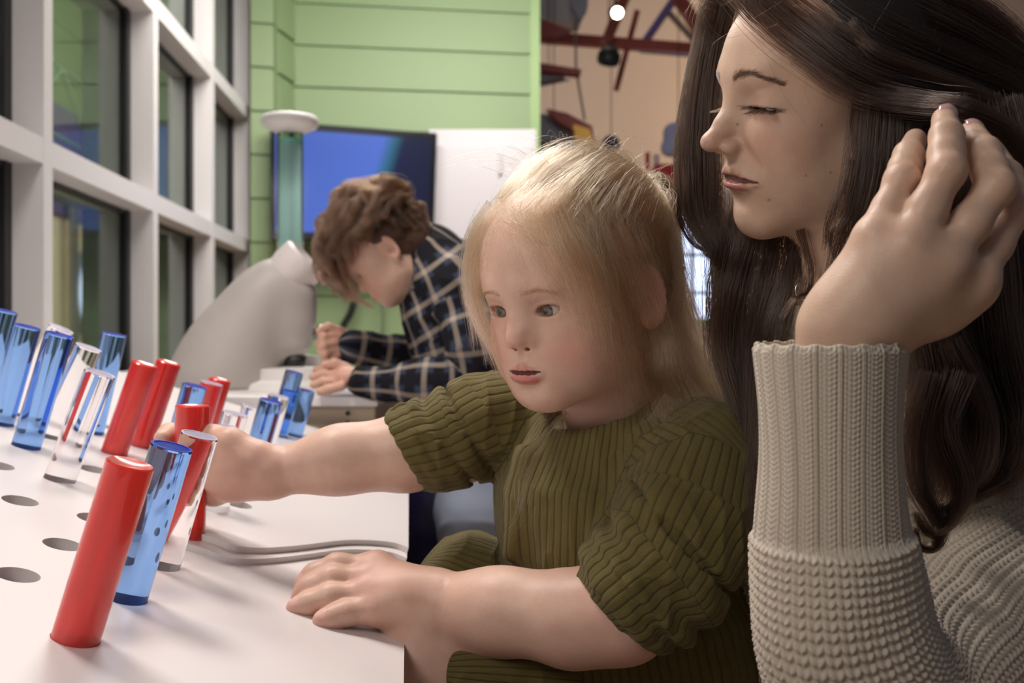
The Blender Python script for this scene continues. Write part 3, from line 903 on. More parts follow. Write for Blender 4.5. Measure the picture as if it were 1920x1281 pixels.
plane_model('small grey model aeroplane with a red edge below the long red beam', W(1030, 130, 7.6), [
    ('wing', [(960, 118), (1000, 118), (1088, 132), (1086, 138), (1000, 128), (960, 128)], 7.5, 0.10, DRED),
    ('fuselage', [(960, 129), (1000, 129), (1062, 138), (1010, 149), (960, 150)], 7.6, 0.2, GREYC)])
plane_model('grey and dark red model aeroplane with a yellow tail hung lowest', W(1040, 250, 7.6), [
    ('fuselage', [(960, 214), (1022, 216), (1072, 236), (1085, 262), (1010, 262), (960, 242)], 7.6, 0.3, GREYC),
    ('wing', [(1030, 207), (1062, 214), (1108, 238), (1112, 262), (1086, 246), (1050, 226)], 7.4, 0.1, DRED),
    ('tail', [(1078, 236), (1104, 244), (1112, 276), (1084, 272)], 7.3, 0.08, YEL),
    ('belly', [(960, 236), (1000, 250), (1070, 262), (1108, 262), (1112, 300), (960, 300)], 7.9, 0.3, simple('maroon', (0.09, 0.02, 0.03), 0.6))])
mb = MB(); mb.tube([W(1078, -20, 7.9), W(1080, 130, 7.9), W(1096, 225, 7.9)], 0.010, 6); o = mb.build('hanging_cable', simple('cable_grey', (0.2, 0.16, 0.15), 0.6)); props(o, 'thin dark cable hanging down past the model aeroplanes', 'cable')
mb = MB(); mb._lathe([(0.0, 0.05), (0.05, 0.05), (0.08, 0.0), (0.06, -0.05), (0.0, -0.07)], W(1146, 268, 8.4), np.array([0.2, 0, 1.0]), 20)
o = mb.build('dark_ornament', NAVY, smooth=True); props(o, 'small dark ornament hanging just above the blond hair against the beige wall', 'ornament')
def wire(p, parent):
    mb = MB(); p = np.array(p); mb.tube([p, np.array([p[0], p[1], 7.55 - (p[1] - 6.4) * 0.2414])], 0.004, 6); mb.build('hanging_wire', BLACK_GASKET, parent)
wire(W(1146, 262, 8.4), o)
for ob_ in [x for x in COL.objects if x.name.startswith('model_aeroplane')]: wire(np.array(ob_.location) + [0.0, 0.15, 0.0], ob_)
wire(W(1141, 80, 8.05), bpy.data.objects['hanging_speaker'])
# pale lavender cloud shape
c = Clay()
for x, y, r in ((1262, 250, 0.085), (1255, 278, 0.075), (1272, 270, 0.09), (1285, 240, 0.08), (1290, 265, 0.10)): c.ell(W(x, y, 8.2), r, 0.05)
L0 = W(1272, 262, 8.2)
o, V, Q = clay_obj('cloud_ornament', c, 0.02, L0 - 0.35, L0 + 0.35, simple('lavender', (0.30, 0.31, 0.50), 0.8)); props(o, 'puffy pale lavender cloud ornament beside the dark hanging hair', 'ornament'); wire(L0 + [0, 0, 0.05], o)
# red counter and posts with a bright window below
REDP = simple('red_paint', (0.50, 0.03, 0.03), 0.5)
t = empty('red_kiosk', W(1250, 340, 9.0), 'red kiosk with a white post behind the girl\'s ponytail', 'kiosk')
mb = MB(); mb.box(W(1262, 335, 9.0), (0.36, 0.3, 0.22)); mb.build('counter', REDP, t, bevel=0.01)
mb = MB(); mb.tube([W(1214, 318, 9.0), W(1214, 286, 9.0)], 0.022, 10); mb.build('post', REDP, t)
mb = MB(); mb.tube([W(1230, 330, 9.05), W(1230, 290, 9.05)], 0.03, 10); mb.build('white_post', simple('white_post', (0.7, 0.62, 0.6), 0.5), t)
mb = MB(); mb.box(W(1262, 366, 9.05), (0.40, 0.3, 0.10)); mb.tube([W(1262, 372, 9.05), W(1262, 372, 9.05) * [1, 1, 0]], 0.08, 12); mb.build('plinth', simple('mauve_panel', (0.16, 0.09, 0.10), 0.6), t)
m = MB(); m.box((X(1310, 11.9), 11.95, CAMZ + 0.75), (0.95, 0.06, 1.45)); st(m.build('window_5', emit('hall_daylight', (0.60, 0.72, 1.0), 1.9)))
m = MB()
for px in (1262, 1300, 1345, 1383): m.box((X(px, 11.8), 11.85, CAMZ + 0.75), (0.035, 0.06, 1.5))
for z in (0.04, 0.5, 0.95, 1.47): m.box((X(1322, 11.8), 11.85, CAMZ + z), (0.95, 0.06, 0.035))
st(m.build('trim_7', simple('grey_blue_mullion', (0.24, 0.28, 0.36), 0.5)))
m = MB(); m.box((X(1330, 11.6), 11.75, CAMZ + 0.11), (0.9, 0.1, 0.16)); o = m.build('hedge', simple('green_hedge', (0.12, 0.25, 0.10), 0.8, bump=(20, 1, 0.03))); props(o, 'low green band of planting at the foot of the bright far window', 'hedge')
m = MB(); m.box((X(1330, 11.0), 11.2, CAMZ / 2 - 0.0), (1.6, 0.3, CAMZ + 0.0)); st(m.build('wall_low', simple('dark_low_wall', (0.06, 0.06, 0.08), 0.6)))

# white cabinet panel beside the screen
t = empty('white_wall_cabinet', (X(910, 5.7), 5.6, 0), 'tall white wall cabinet standing to the right of the dark screen', 'cabinet')
CW = simple('white_cabinet', (0.62, 0.575, 0.59), 0.4)
m = MB(); m.box((X(905, 5.72), 5.76, (CAMZ + 1.18) / 2), (0.62, 0.10, CAMZ + 1.18)); m.build('body', CW, t, bevel=0.006)
m = MB(); m.box((X(905, 5.72), 5.695, (CAMZ + 1.12) / 2), (0.57, 0.015, CAMZ + 1.04)); m.build('door', CW, t, bevel=0.003)
m = MB(); m.box((X(938, 5.7), 5.675, CAMZ + 0.98), (0.02, 0.02, 0.13)); m.build('handle', simple('pale_handle', (0.62, 0.58, 0.60), 0.3), t, bevel=0.004)

# wall screen
t = empty('wall_screen', W(665, 340, 5.45), 'large black-framed screen on the green wall showing a plain blue picture', 'screen')
def quad_slab(name, P4, depth, mat, bev=0):
    P4 = [np.array(p) for p in P4]; B4 = [p + np.array([0, depth, 0]) for p in P4]
    mb = MB(); mb.hexa([*P4, *B4]); return mb.build(name, mat, t, bevel=bev)
TVm = simple('black_plastic', (0.008, 0.008, 0.012), 0.18)
quad_slab('housing', [W(507, 450, 5.40), W(812, 446, 5.55), W(819, 249, 5.55), W(506, 226, 5.40)], 0.07, TVm, 0.006)
mt, nt_, b_ = mat_new('screen_picture')
tc = nt_.nodes.new('ShaderNodeTexCoord'); sp = nt_.nodes.new('ShaderNodeSeparateXYZ'); nt_.links.new(tc.outputs['Generated'], sp.inputs[0])
ma = nt_.nodes.new('ShaderNodeMath'); ma.operation = 'MULTIPLY_ADD'; ma.inputs[1].default_value = -0.20; nt_.links.new(sp.outputs[2], ma.inputs[0]); nt_.links.new(sp.outputs[0], ma.inputs[2])
cr = nt_.nodes.new('ShaderNodeValToRGB'); nt_.links.new(ma.outputs[0], cr.inputs[0])
e = cr.color_ramp.elements; e[0].position = 0.0; e[0].color = (0.055, 0.115, 0.46, 1); e[1].position = 1.0; e[1].color = (0.003, 0.004, 0.018, 1)
for p, c_ in ((0.50, (0.075, 0.150, 0.56)), (0.575, (0.02, 0.12, 0.20)), (0.64, (0.004, 0.008, 0.04))):
    q = e.new(p); q.color = (*c_, 1)
nt_.links.new(cr.outputs[0], b_.inputs['Emission Color']); b_.inputs['Emission Strength'].default_value = 1.0
b_.inputs['Base Color'].default_value = (0.01, 0.01, 0.015, 1); b_.inputs['Roughness'].default_value = 0.15
quad_slab('display', [W(517, 436, 5.394), W(803, 433, 5.544), W(809, 262, 5.544), W(516, 240, 5.394)], 0.01, mt)

# bubble column
t = empty('bubble_column', (X(545, 3.1), 3.1, 0.80), 'clear water column with a white disc cap and rising bubbles', 'bubble column')
c0 = np.array([X(544, 3.1), 3.1, 0.80]); topz = W(544, 232, 3.1)[2] - 0.80
GLC, n1, b1 = mat_new('clear_acrylic'); b1.inputs['Base Color'].default_value = (0.93, 0.99, 0.98, 1); b1.inputs['Transmission Weight'].default_value = 1; b1.inputs['Roughness'].default_value = 0.02; b1.inputs['IOR'].default_value = 1.08
mb = MB(); mb._lathe([(0.040, 0.03), (0.040, topz - 0.02), (0.036, topz - 0.02), (0.036, 0.03)], c0, np.array([0, 0, 1.0]), 32); mb.build('tube', GLC, t, smooth=True)
WAT, n1, b1 = mat_new('aqua_water'); b1.inputs['Base Color'].default_value = (0.55, 0.86, 0.80, 1); b1.inputs['Transmission Weight'].default_value = 0.55; b1.inputs['Roughness'].default_value = 0.08; b1.inputs['IOR'].default_value = 1.05
wz = W(544, 270, 3.1)[2] - 0.80
nw = WAT.node_tree; mxs = nw.nodes.new('ShaderNodeMixShader'); trn = nw.nodes.new('ShaderNodeBsdfTransparent'); trn.inputs[0].default_value = (0.72, 0.97, 0.93, 1); mxs.inputs[0].default_value = 0.62
b1.inputs['Transmission Weight'].default_value = 0; b1.inputs['Base Color'].default_value = (0.72, 0.96, 0.92, 1)
nw.links.new(trn.outputs[0], mxs.inputs[1]); nw.links.new(b1.outputs[0], mxs.inputs[2]); nw.links.new(mxs.outputs[0], nw.nodes['Material Output'].inputs['Surface'])
mb = MB(); mb._lathe([(0.0, 0.03), (0.0345, 0.03), (0.0345, wz), (0.0, wz)], c0, np.array([0, 0, 1.0]), 32); mb.build('water', WAT, t, smooth=True)
mb = MB(); mb._lathe([(0.031, wz + 0.001), (0.035, wz + 0.001), (0.035, wz + 0.012), (0.031, wz + 0.012)], c0, np.array([0, 0, 1.0]), 32); mb.build('water_ring', simple('teal_ring', (0.25, 0.75, 0.62), 0.3), t)
mb = MB(); mb._lathe([(0.0, topz - 0.035), (0.040, topz - 0.03), (0.082, topz - 0.012), (0.088, topz), (0.088, topz + 0.012), (0.080, topz + 0.022), (0.0, topz + 0.024)], c0, np.array([0, 0, 1.0]), 40); mb.build('cap', simple('white_cap', (0.80, 0.76, 0.74), 0.4), t, smooth=True)
mb = MB(); mb.tube([c0 + [0.010 * math.cos(a), 0, topz + 0.030 + 0.010 * math.sin(a)] for a in np.linspace(-1.4, 4.5, 16)], 0.0022, 8); mb.build('ring_hook', simple('steel', (0.5, 0.5, 0.5), 0.3, 1.0), t, smooth=True)
mb = MB(); mb.tube([c0 + [0.004, 0, 0.05], c0 + [0.004, 0, topz - 0.02]], 0.005, 8); mb.build('inner_rod', simple('dark_rod', (0.08, 0.10, 0.12), 0.4), t)
rng = random.Random(4); mb = MB()
for k in range(150):
    a = rng.random() * 6.28; r = rng.random() ** 0.5 * 0.029; z = 0.06 + rng.random() * (wz - 0.1); s = 0.0018 + rng.random() * 0.003
    cc = c0 + np.array([r * math.cos(a), r * math.sin(a), z]); n = 6
    V = [cc + [0, 0, s]] + [cc + s * np.array([math.cos(k2 * 1.047), math.sin(k2 * 1.047), 0]) for k2 in range(6)] + [cc - [0, 0, s]]
    F = [[0, 1 + k2, 1 + (k2 + 1) % 6] for k2 in range(6)] + [[7, 1 + (k2 + 1) % 6, 1 + k2] for k2 in range(6)]; mb.add(V, F)
o = mb.build('bubbles', simple('bubble_white', (0.35, 0.55, 0.75), 0.2), t); o['kind'] = 'stuff'
mb = MB(); mb._lathe([(0.0, 0.0), (0.07, 0.0), (0.07, 0.02), (0.05, 0.04), (0.0, 0.04)], c0, np.array([0, 0, 1.0]), 32); mb.build('base', simple('white_cap2', (0.75, 0.72, 0.7), 0.4), t)

# ---------------------------------------------------------------- counter, microscope
CT = CAMZ - 0.122
m = MB(); m.hexa([np.array([x, y, z]) for z in (CT - 0.02, CT) for x, y in ((-1.30, 1.97), (X(708, 1.97), 1.97), (X(708, 1.97) + 0.06, 3.6), (-1.30, 3.6))])
o = m.build('counter', simple('white_laminate', (0.80, 0.76, 0.74), 0.35), bevel=0.002); props(o, 'flat white counter top on which the big grey microscope stands', 'counter')
t = empty('counter_cabinet', (-0.75, 2.0, 0), 'pale wooden counter cabinet under the white top behind the tubes', 'cabinet')
WOODP = simple('pale_birch', (0.62, 0.50, 0.35), 0.5, noise=(14, 0.12))
m = MB(); m.hexa([np.array([x, y, z]) for z in (0.0, CT - 0.021) for x, y in ((-1.28, 1.99), (X(704, 1.99), 1.99), (X(704, 1.99) + 0.05, 3.58), (-1.28, 3.58))]); m.build('body', WOODP, t, bevel=0.003)
for (px, py) in ((652, 775), (652, 793)):
    m = MB(); m._lathe([(0.0, 0.0), (0.0045, 0.0), (0.0045, 0.003), (0.0, 0.004)], W(px, py, 1.988), np.array([0, -1.0, 0]), 12); m.build('screw', BLACK_GASKET, t)

MIC = simple('warm_grey_plastic', (0.43, 0.39, 0.365), 0.5); MICW = simple('white_collar', (0.68, 0.62, 0.60), 0.4)
t = empty('microscope', (X(430, 2.3), 2.3, CT + 0.0005), 'large grey microscope arm with a white eyepiece collar on the counter', 'microscope')
YM = 2.3
c = Clay()
c.chain([W(418, 770, YM), W(420, 705, YM), W(438, 650, YM), W(466, 603, YM), W(500, 557, YM), W(522, 533, YM)], [0.110, 0.107, 0.084, 0.068, 0.060, 0.056], 0.03, kj=0.06)
c.cone(W(440, 690, YM), W(480, 620, YM), 0.078, 0.060, 0.05)
c.cone(W(560, 560, YM), W(555, 640, YM), 0.040, 0.037, 0.05)
c.cone(W(540, 560, YM), W(552, 600, YM), 0.04, 0.038, 0.03)
L0 = W(450, 610, YM)
c.box((L0[0], YM, CT - 0.2), (1.2, 1.2, 0.4004), 0.001, 0.001, 's')
o, V, Q = clay_obj('arm', c, 0.006, [L0[0] - 0.25, YM - 0.16, CT - 0.01], [L0[0] + 0.28, YM + 0.16, W(0, 440, YM)[2]], MIC, parent=t)
ax = W(575, 460, YM) - W(545, 488, YM); ax /= np.linalg.norm(ax)
mb = MB(); mb._lathe([(0.050, -0.05), (0.056, 0.0), (0.058, 0.006), (0.058, 0.045), (0.050, 0.052), (0.044, 0.048), (0.042, 0.02), (0.0, 0.02)], W(546, 511, YM), ax, 40); mb.build('eyepiece_collar', MICW, t, smooth=True, auto=35)
mb = MB(); mb._lathe([(0.0, 0.0), (0.022, 0.0), (0.020, 0.012), (0.012, 0.016), (0.012, 0.03), (0.0, 0.032)], W(600, 518, YM - 0.03), np.array([0.9, -0.3, 0.3]), 20); mb.build('side_knob', simple('copper_knob', (0.42, 0.25, 0.2), 0.35, 0.6), t, smooth=True)
mb = MB(); mb._lathe([(0.0, 0.0), (0.026, 0.0), (0.024, 0.02), (0.018, 0.025), (0.015, 0.05), (0.0, 0.05)], W(553, 668, YM), np.array([0, 0, -1.0]), 24); mb.build('objective_lens', BLACK_GASKET, t, smooth=True)
mb = MB(); mb._lathe([(0.0, -0.01), (0.010, -0.01), (0.010, 0.022), (0.017, 0.024), (0.018, 0.038), (0.010, 0.042), (0.0, 0.042)], W(578, 624, YM), np.array([1.0, -0.1, 0.05]), 20); mb.build('focus_knob', simple('chrome', (0.75, 0.74, 0.74), 0.12, 1.0), t, smooth=True)
STG = simple('white_stage', (0.80, 0.77, 0.74), 0.45)
mb = MB(); mb._lathe([(0.0, 0.0), (0.13, 0.0), (0.125, 0.012), (0.10, 0.02), (0.10, 0.045), (0.0, 0.05)], W(560, 745, YM) * [1, 1, 0] + [0, 0, CT], np.array([0, 0, 1.0]), 40); mb.build('stage', STG, t, smooth=True, auto=30)
mb = MB(); mb.hexa([W(508, 744, 2.36), W(606, 744, 2.36), W(606, 744, 2.40), W(508, 744, 2.40), W(510, 655, 2.36), W(600, 668, 2.36), W(600, 668, 2.40), W(510, 655, 2.40)]); mb.build('back_plate', STG, t, bevel=0.004)
# cables on the green wall
mb = MB(); mb.tube(spline([W(640, 440, 5.62), W(655, 480, 5.70), W(666, 530, 5.70), W(660, 580, 5.70), W(640, 620, 5.70), W(628, 680, 5.70), W(622, 937, 5.70)], 50), 0.020, 10); o = mb.build('cable_hose', BLACK_GASKET, smooth=True); props(o, 'thick black cable hose looping down in front of the green wall', 'cable')
mb = MB(); mb.tube(spline([W(700, 440, 5.62), W(708, 500, 5.72), W(716, 560, 5.74), W(718, 610, 5.74), W(712, 680, 5.74), W(712, 935, 5.74)], 30), 0.008, 8); o = mb.build('thin_cord', simple('grey_cord', (0.15, 0.2, 0.12), 0.5), smooth=True); props(o, 'thin dark cord hanging down beside the boy\'s chin', 'cord')
# ================================================================ the sloping white panel and its tubes
SL = 0.287; HP = 0.289
PN = np.array([SL, 0, 1.0]); PN /= np.linalg.norm(PN)           # panel normal
PU = np.array([1.0, 0, -SL]); PU /= np.linalg.norm(PU)          # down the slope, to the right
PV = np.array([0, 1.0, 0])
P0 = np.array([0, 0, CAMZ - HP])
def pan(px, py, lift=0.0):
    """point of the panel seen at a pixel"""
    s = ((py - HZ) - SL * (px - 960)) / (HP - lift / PN[2]); Y = FPX / s
    return W(px, py, Y)
def uv_of(p): d = p - P0; return np.array([d @ PU, d @ PV])
def from_uv(u, v, h=0.0): return P0 + PU * u + PV * v + PN * h

def plate(name, outline, holes, th, mat, h0=0.0, bevel=0.0, hr=0.0165, parent=None):
    pts = [Vector(p) for p in outline]; edges = [(i, (i + 1) % len(pts)) for i in range(len(pts))]
    n = 28; cs = []
    for c in holes:
        b = len(pts)
        for k in range(n):
            a = 2 * math.pi * k / n; pts.append(Vector((c[0] + hr * math.cos(a), c[1] + hr * math.sin(a))))
        edges += [(b + k, b + (k + 1) % n) for k in range(n)]; cs.append(c)
    v2, e2, f2, _, _, _ = delaunay_2d_cdt(pts, edges, [], 1, 1e-7)
    cs = np.array(cs) if cs else np.zeros((0, 2)); F = []
    for f in f2:
        m = np.mean([[v2[i][0], v2[i][1]] for i in f], 0)
        if len(cs) and (np.hypot(*(cs - m).T) < hr * 0.985).any(): continue
        F.append(list(f))
    N = len(v2); V = [from_uv(p[0], p[1], h0) for p in v2] + [from_uv(p[0], p[1], h0 - th) for p in v2]
    cnt = {}
    for f in F:
        for a, b in zip(f, f[1:] + f[:1]): cnt[(a, b)] = 1
    S = [[a, a + N, b + N, b][::1] for (a, b) in cnt if (b, a) not in cnt]
    FF = [f for f in F] + [[i + N for i in f[::-1]] for f in F] + S
    mb = MB(); mb.add(V, FF); o = mb.build(name, mat, parent, bevel=bevel)
    return o
PANW = simple('white_panel_plastic', (0.80, 0.745, 0.735), 0.32, Specular_IOR_Level=0.4)

# tubes: (colour, top px, top py, base px, base py or None, scale)
TUBES = [
 ('red', 245, 868, 142, 1203, None), ('blue', 322, 838, 237, 1127, None), ('clear', 374, 817, 303, 1066, None), ('red', 361, 760, 352, 1022, None),
 ('clear', 187, 700, 112, 905, None), ('blue', 112, 628, 49, 843, None), ('clear', 166, 652, 97, 825, None), ('blue', 51, 613, 0, 800, None),
 ('blue', 8, 583, -42, 775, None), ('clear', 115, 617, 33, 782, None), ('blue', 214, 627, 171, 816, None),
 ('red', 272, 682, 214, 855, None), ('red', 317, 679, 264, 842, None),
 ('blue', 365, 724, None, None, 1440), ('clear', 397, 719, None, None, 1300), ('red', 413, 711, None, None, 1270),
 ('clear', 441, 776, None, None, 1460), ('clear', 475, 763, None, None, 1340), ('blue', 509, 752, None, None, 1385), ('clear', 523, 743, None, None, 1240),
 ('blue', 545, 734, None, None, 1090), ('blue', 574, 732, None, None, 1060), ('blue', 552, 698, None, None, 1060), ('clear', 415, 800, 400, 980, None),
]
HOLES = [(38, 939), (118, 1021), (33, 1078), (178, 972), (175, 880), (-4, 873), (360, 1070), (185, 797), (430, 947), (440, 965)]
def acrylic(name, col, rough=0.03, dens=None, ior=1.42):
    m, nt, b = mat_new(name)
    b.inputs['Base Color'].default_value = (*col, 1); b.inputs['Transmission Weight'].default_value = 1.0
    b.inputs['Roughness'].default_value = rough; b.inputs['IOR'].default_value = ior
    return m
MAT_T = {'blue': acrylic('blue_acrylic', (0.26, 0.48, 0.92), ior=1.33), 'clear': acrylic('clear_acrylic_tube', (0.97, 0.95, 0.96), ior=1.24)}
mr, nr, br = mat_new('red_acrylic'); br.inputs['Base Color'].default_value = (0.92, 0.045, 0.035, 1); br.inputs['Roughness'].default_value = 0.22
br.inputs['Transmission Weight'].default_value = 0.35; br.inputs['Coat Weight'].default_value = 0.5; br.inputs['Subsurface Weight'].default_value = 0.3; br.inputs['Subsurface Scale'].default_value = 0.01
br.inputs['Subsurface Radius'].default_value = (1, 0.1, 0.1)
MAT_T['red'] = mr
LAB = {
 0: 'red acrylic tube nearest the lens in the sloping white panel', 1: 'blue acrylic tube just behind the nearest red tube',
 2: 'clear acrylic tube in front of the girl\'s reaching hand', 3: 'red acrylic tube gripped and tilted by the girl',
 4: 'clear acrylic tube with red and blue reflections, left of the red pair', 5: 'tall blue acrylic tube on the left, right of two other blue ones',
 6: 'clear acrylic tube standing behind the tall blue tube at left', 7: 'blue acrylic tube second from the left edge of the view',
 8: 'blue acrylic tube cut off by the left edge of the view', 9: 'clear acrylic tube showing only its pale rim behind a tall blue tube',
 10: 'blue acrylic tube in front of the window beside the oval window pane', 11: 'left red acrylic tube of the upright pair before the microscope',
 12: 'right red acrylic tube of the upright pair before the microscope', 13: 'blue acrylic tube behind the gripped red tube',
 14: 'clear acrylic tube with red streaks between a blue and a red tube', 15: 'short red acrylic tube behind the girl\'s hand in front of the grey microscope',
 16: 'clear acrylic tube leftmost of the far cluster above the girl\'s wrist', 17: 'clear acrylic tube with red streaks second in the far cluster',
 18: 'dark blue acrylic tube in the middle of the far cluster', 19: 'clear acrylic tube just right of the middle blue tube of the far cluster',
 20: 'blue acrylic tube upright in the right half of the far cluster', 21: 'light blue acrylic tube leaning furthest right in the far cluster',
 22: 'blue acrylic tube standing highest at the back of the far cluster', 23: 'clear acrylic tube foot showing under the girl\'s gripping hand'}
holes_uv = []
def tube_obj(i, colr, top, base):
    ax = top - base; L = np.linalg.norm(ax); ax /= L; r = 0.0160
    prof = [(0.0, -0.030), (r, -0.030), (r, L - 0.0012), (r - 0.0012, L)] + ([(0.0, L)] if colr != 'red' else [(r * 0.8, L - 0.0006), (r * 0.55, L - 0.0018), (0.0, L - 0.0024)])
    t = empty('acrylic_tube', base, LAB[i], 'tube', 'acrylic tubes standing in the white panel')
    n = 48
    mb = MB(); mb._lathe(prof, base, ax, n); o = mb.build('rod', MAT_T[colr], t, smooth=True, auto=30)
    # thin polished rim disc
    if colr != 'red':
        mb = MB(); mb._lathe([(r * 0.985, L + 0.0002), (r * 0.985, L + 0.0007), (r * 0.86, L + 0.0007), (r * 0.86, L + 0.0002)], base, ax, n); mb.build('rim', RIMB if colr == 'blue' else RIMC, t)
    return t
RIMB = simple('polished_blue_edge', (0.03, 0.06, 0.62), 0.15); RIMC = simple('polished_pale_edge', (0.72, 0.68, 0.82), 0.15)
for i, (colr, tx, ty, bx, by, s) in enumerate(TUBES):
    if bx is not None:
        b = pan(bx, by - 6); Yt = b[1]
        top = W(tx, ty, Yt + 0.0)
    else:
        Yt = FPX / s; top = W(tx, ty, Yt)
        h = ((top - P0) @ PN); b = top - PN * h
    tube_obj(i, colr, top, b)
    if not any(np.hypot(*(uv_of(b) - q)) < 0.034 for q in holes_uv): holes_uv.append(uv_of(b))
for px, py in HOLES:
    q = uv_of(pan(px, py))
    if not any(np.hypot(*(q - k)) < 0.036 for k in holes_uv): holes_uv.append(q)
# panel outline: right edge runs toward the far counter
e0 = uv_of(pan(757, 1281)); e1 = uv_of(pan(762, 930)); ed = (e1 - e0) / np.linalg.norm(e1 - e0)
def edge_at(v): return e0 + ed * ((v - e0[1]) / ed[1])
ctl = [(762, 1036), (735, 1026), (690, 1021), (640, 1021), (590, 1027), (540, 1033), (480, 1037), (430, 1033), (385, 1017), (345, 1006)]
V0, V1 = 0.18, 1.93
outl = [edge_at(V0), edge_at(V1), (-1.16, V1), (-1.16, V0)]
hl = [h for h in holes_uv]
o = plate('play_panel', [tuple(p) for p in outl], [tuple(h) for h in hl if h[0] > -1.13], 0.012, PANW, 0.0)
props(o, 'large sloping white play panel drilled with round holes for acrylic tubes', 'panel')
# box under the panel: right side board and front
sb = MB()
A, B = edge_at(V0), edge_at(V1)
for p, q in ((A, B),):
    a0, b0 = from_uv(*p, -0.0125), from_uv(*q, -0.0125); n_ = np.array([-0.012, 0, 0])
    sb.hexa([a0 * [1, 1, 0] + [0, 0, 0.30], b0 * [1, 1, 0] + [0, 0, 0.30], (b0 + n_) * [1, 1, 0] + [0, 0, 0.30], (a0 + n_) * [1, 1, 0] + [0, 0, 0.30], a0, b0, b0 + n_ * 0.9 + [0, 0, 0.002], a0 + n_ * 0.9 + [0, 0, 0.002]])
o2 = sb.build('side_board', PANW, None); under(o2, o); o2.matrix_parent_inverse = Matrix.Identity(4)
# dark-ish box floor seen through the holes
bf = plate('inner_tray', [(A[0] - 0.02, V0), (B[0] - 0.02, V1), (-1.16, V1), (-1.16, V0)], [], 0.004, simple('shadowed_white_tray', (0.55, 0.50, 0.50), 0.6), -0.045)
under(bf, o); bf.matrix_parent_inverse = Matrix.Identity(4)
# two thin wavy sheets stacked on the panel at its far right
wav = [uv_of(pan(*p, lift=0.012)) for p in ctl]
wavs = [tuple(p) for p in spline(np.array([edge_at(wav[0][1])] + wav[1:]), 60)]
def sheet(dv, h0, th, name, lab):
    ol = [(p[0] + (0 if i else 0), p[1] + dv) for i, p in enumerate(wavs)]
    ol[0] = tuple(edge_at(ol[0][1]))
    le = ol[-1]
    ol = ol + [(le[0] - 0.02, le[1] + 0.06), (le[0] - 0.03, V1), tuple(edge_at(V1))]
    hs = [tuple(h) for h in holes_uv if h[0] > le[0] - 0.01 and h[1] > le[1] + 0.03]
    hs = [h for h in hs if h[1] > np.interp(h[0], [w[0] for w in wavs[::-1]], [w[1] for w in wavs[::-1]]) + dv + 0.022 and h[0] > le[0] + 0.0]
    q = plate(name, ol, hs, th, PANW, h0 + th)
    props(q, lab, 'sheet'); return q
sheet(0.0, 0.0, 0.0060, 'wavy_sheet', 'lower wavy-edged white sheet lying on the panel beyond the girl\'s resting hand')
sheet(0.022, 0.0062, 0.0060, 'wavy_sheet', 'upper wavy-edged white sheet set back on top of the lower one')
# ================================================================ the girl in the olive ribbed dress
F_G = Frame(W(1068, 557, 0.895), (-math.cos(math.radians(50)), -math.sin(math.radians(50)), -0.20), (0, 0, 1), 1.0)
SKIN_G = skin_mat('girl_skin')
HS_Z = lambda x: CAMZ - 0.289 - 0.287 * x       # height of the sloping panel at x

def finger(c, pts, rs, k=0.003, tag='finger'):
    c.chain(pts, rs, k, tag=tag, kj=0.010)

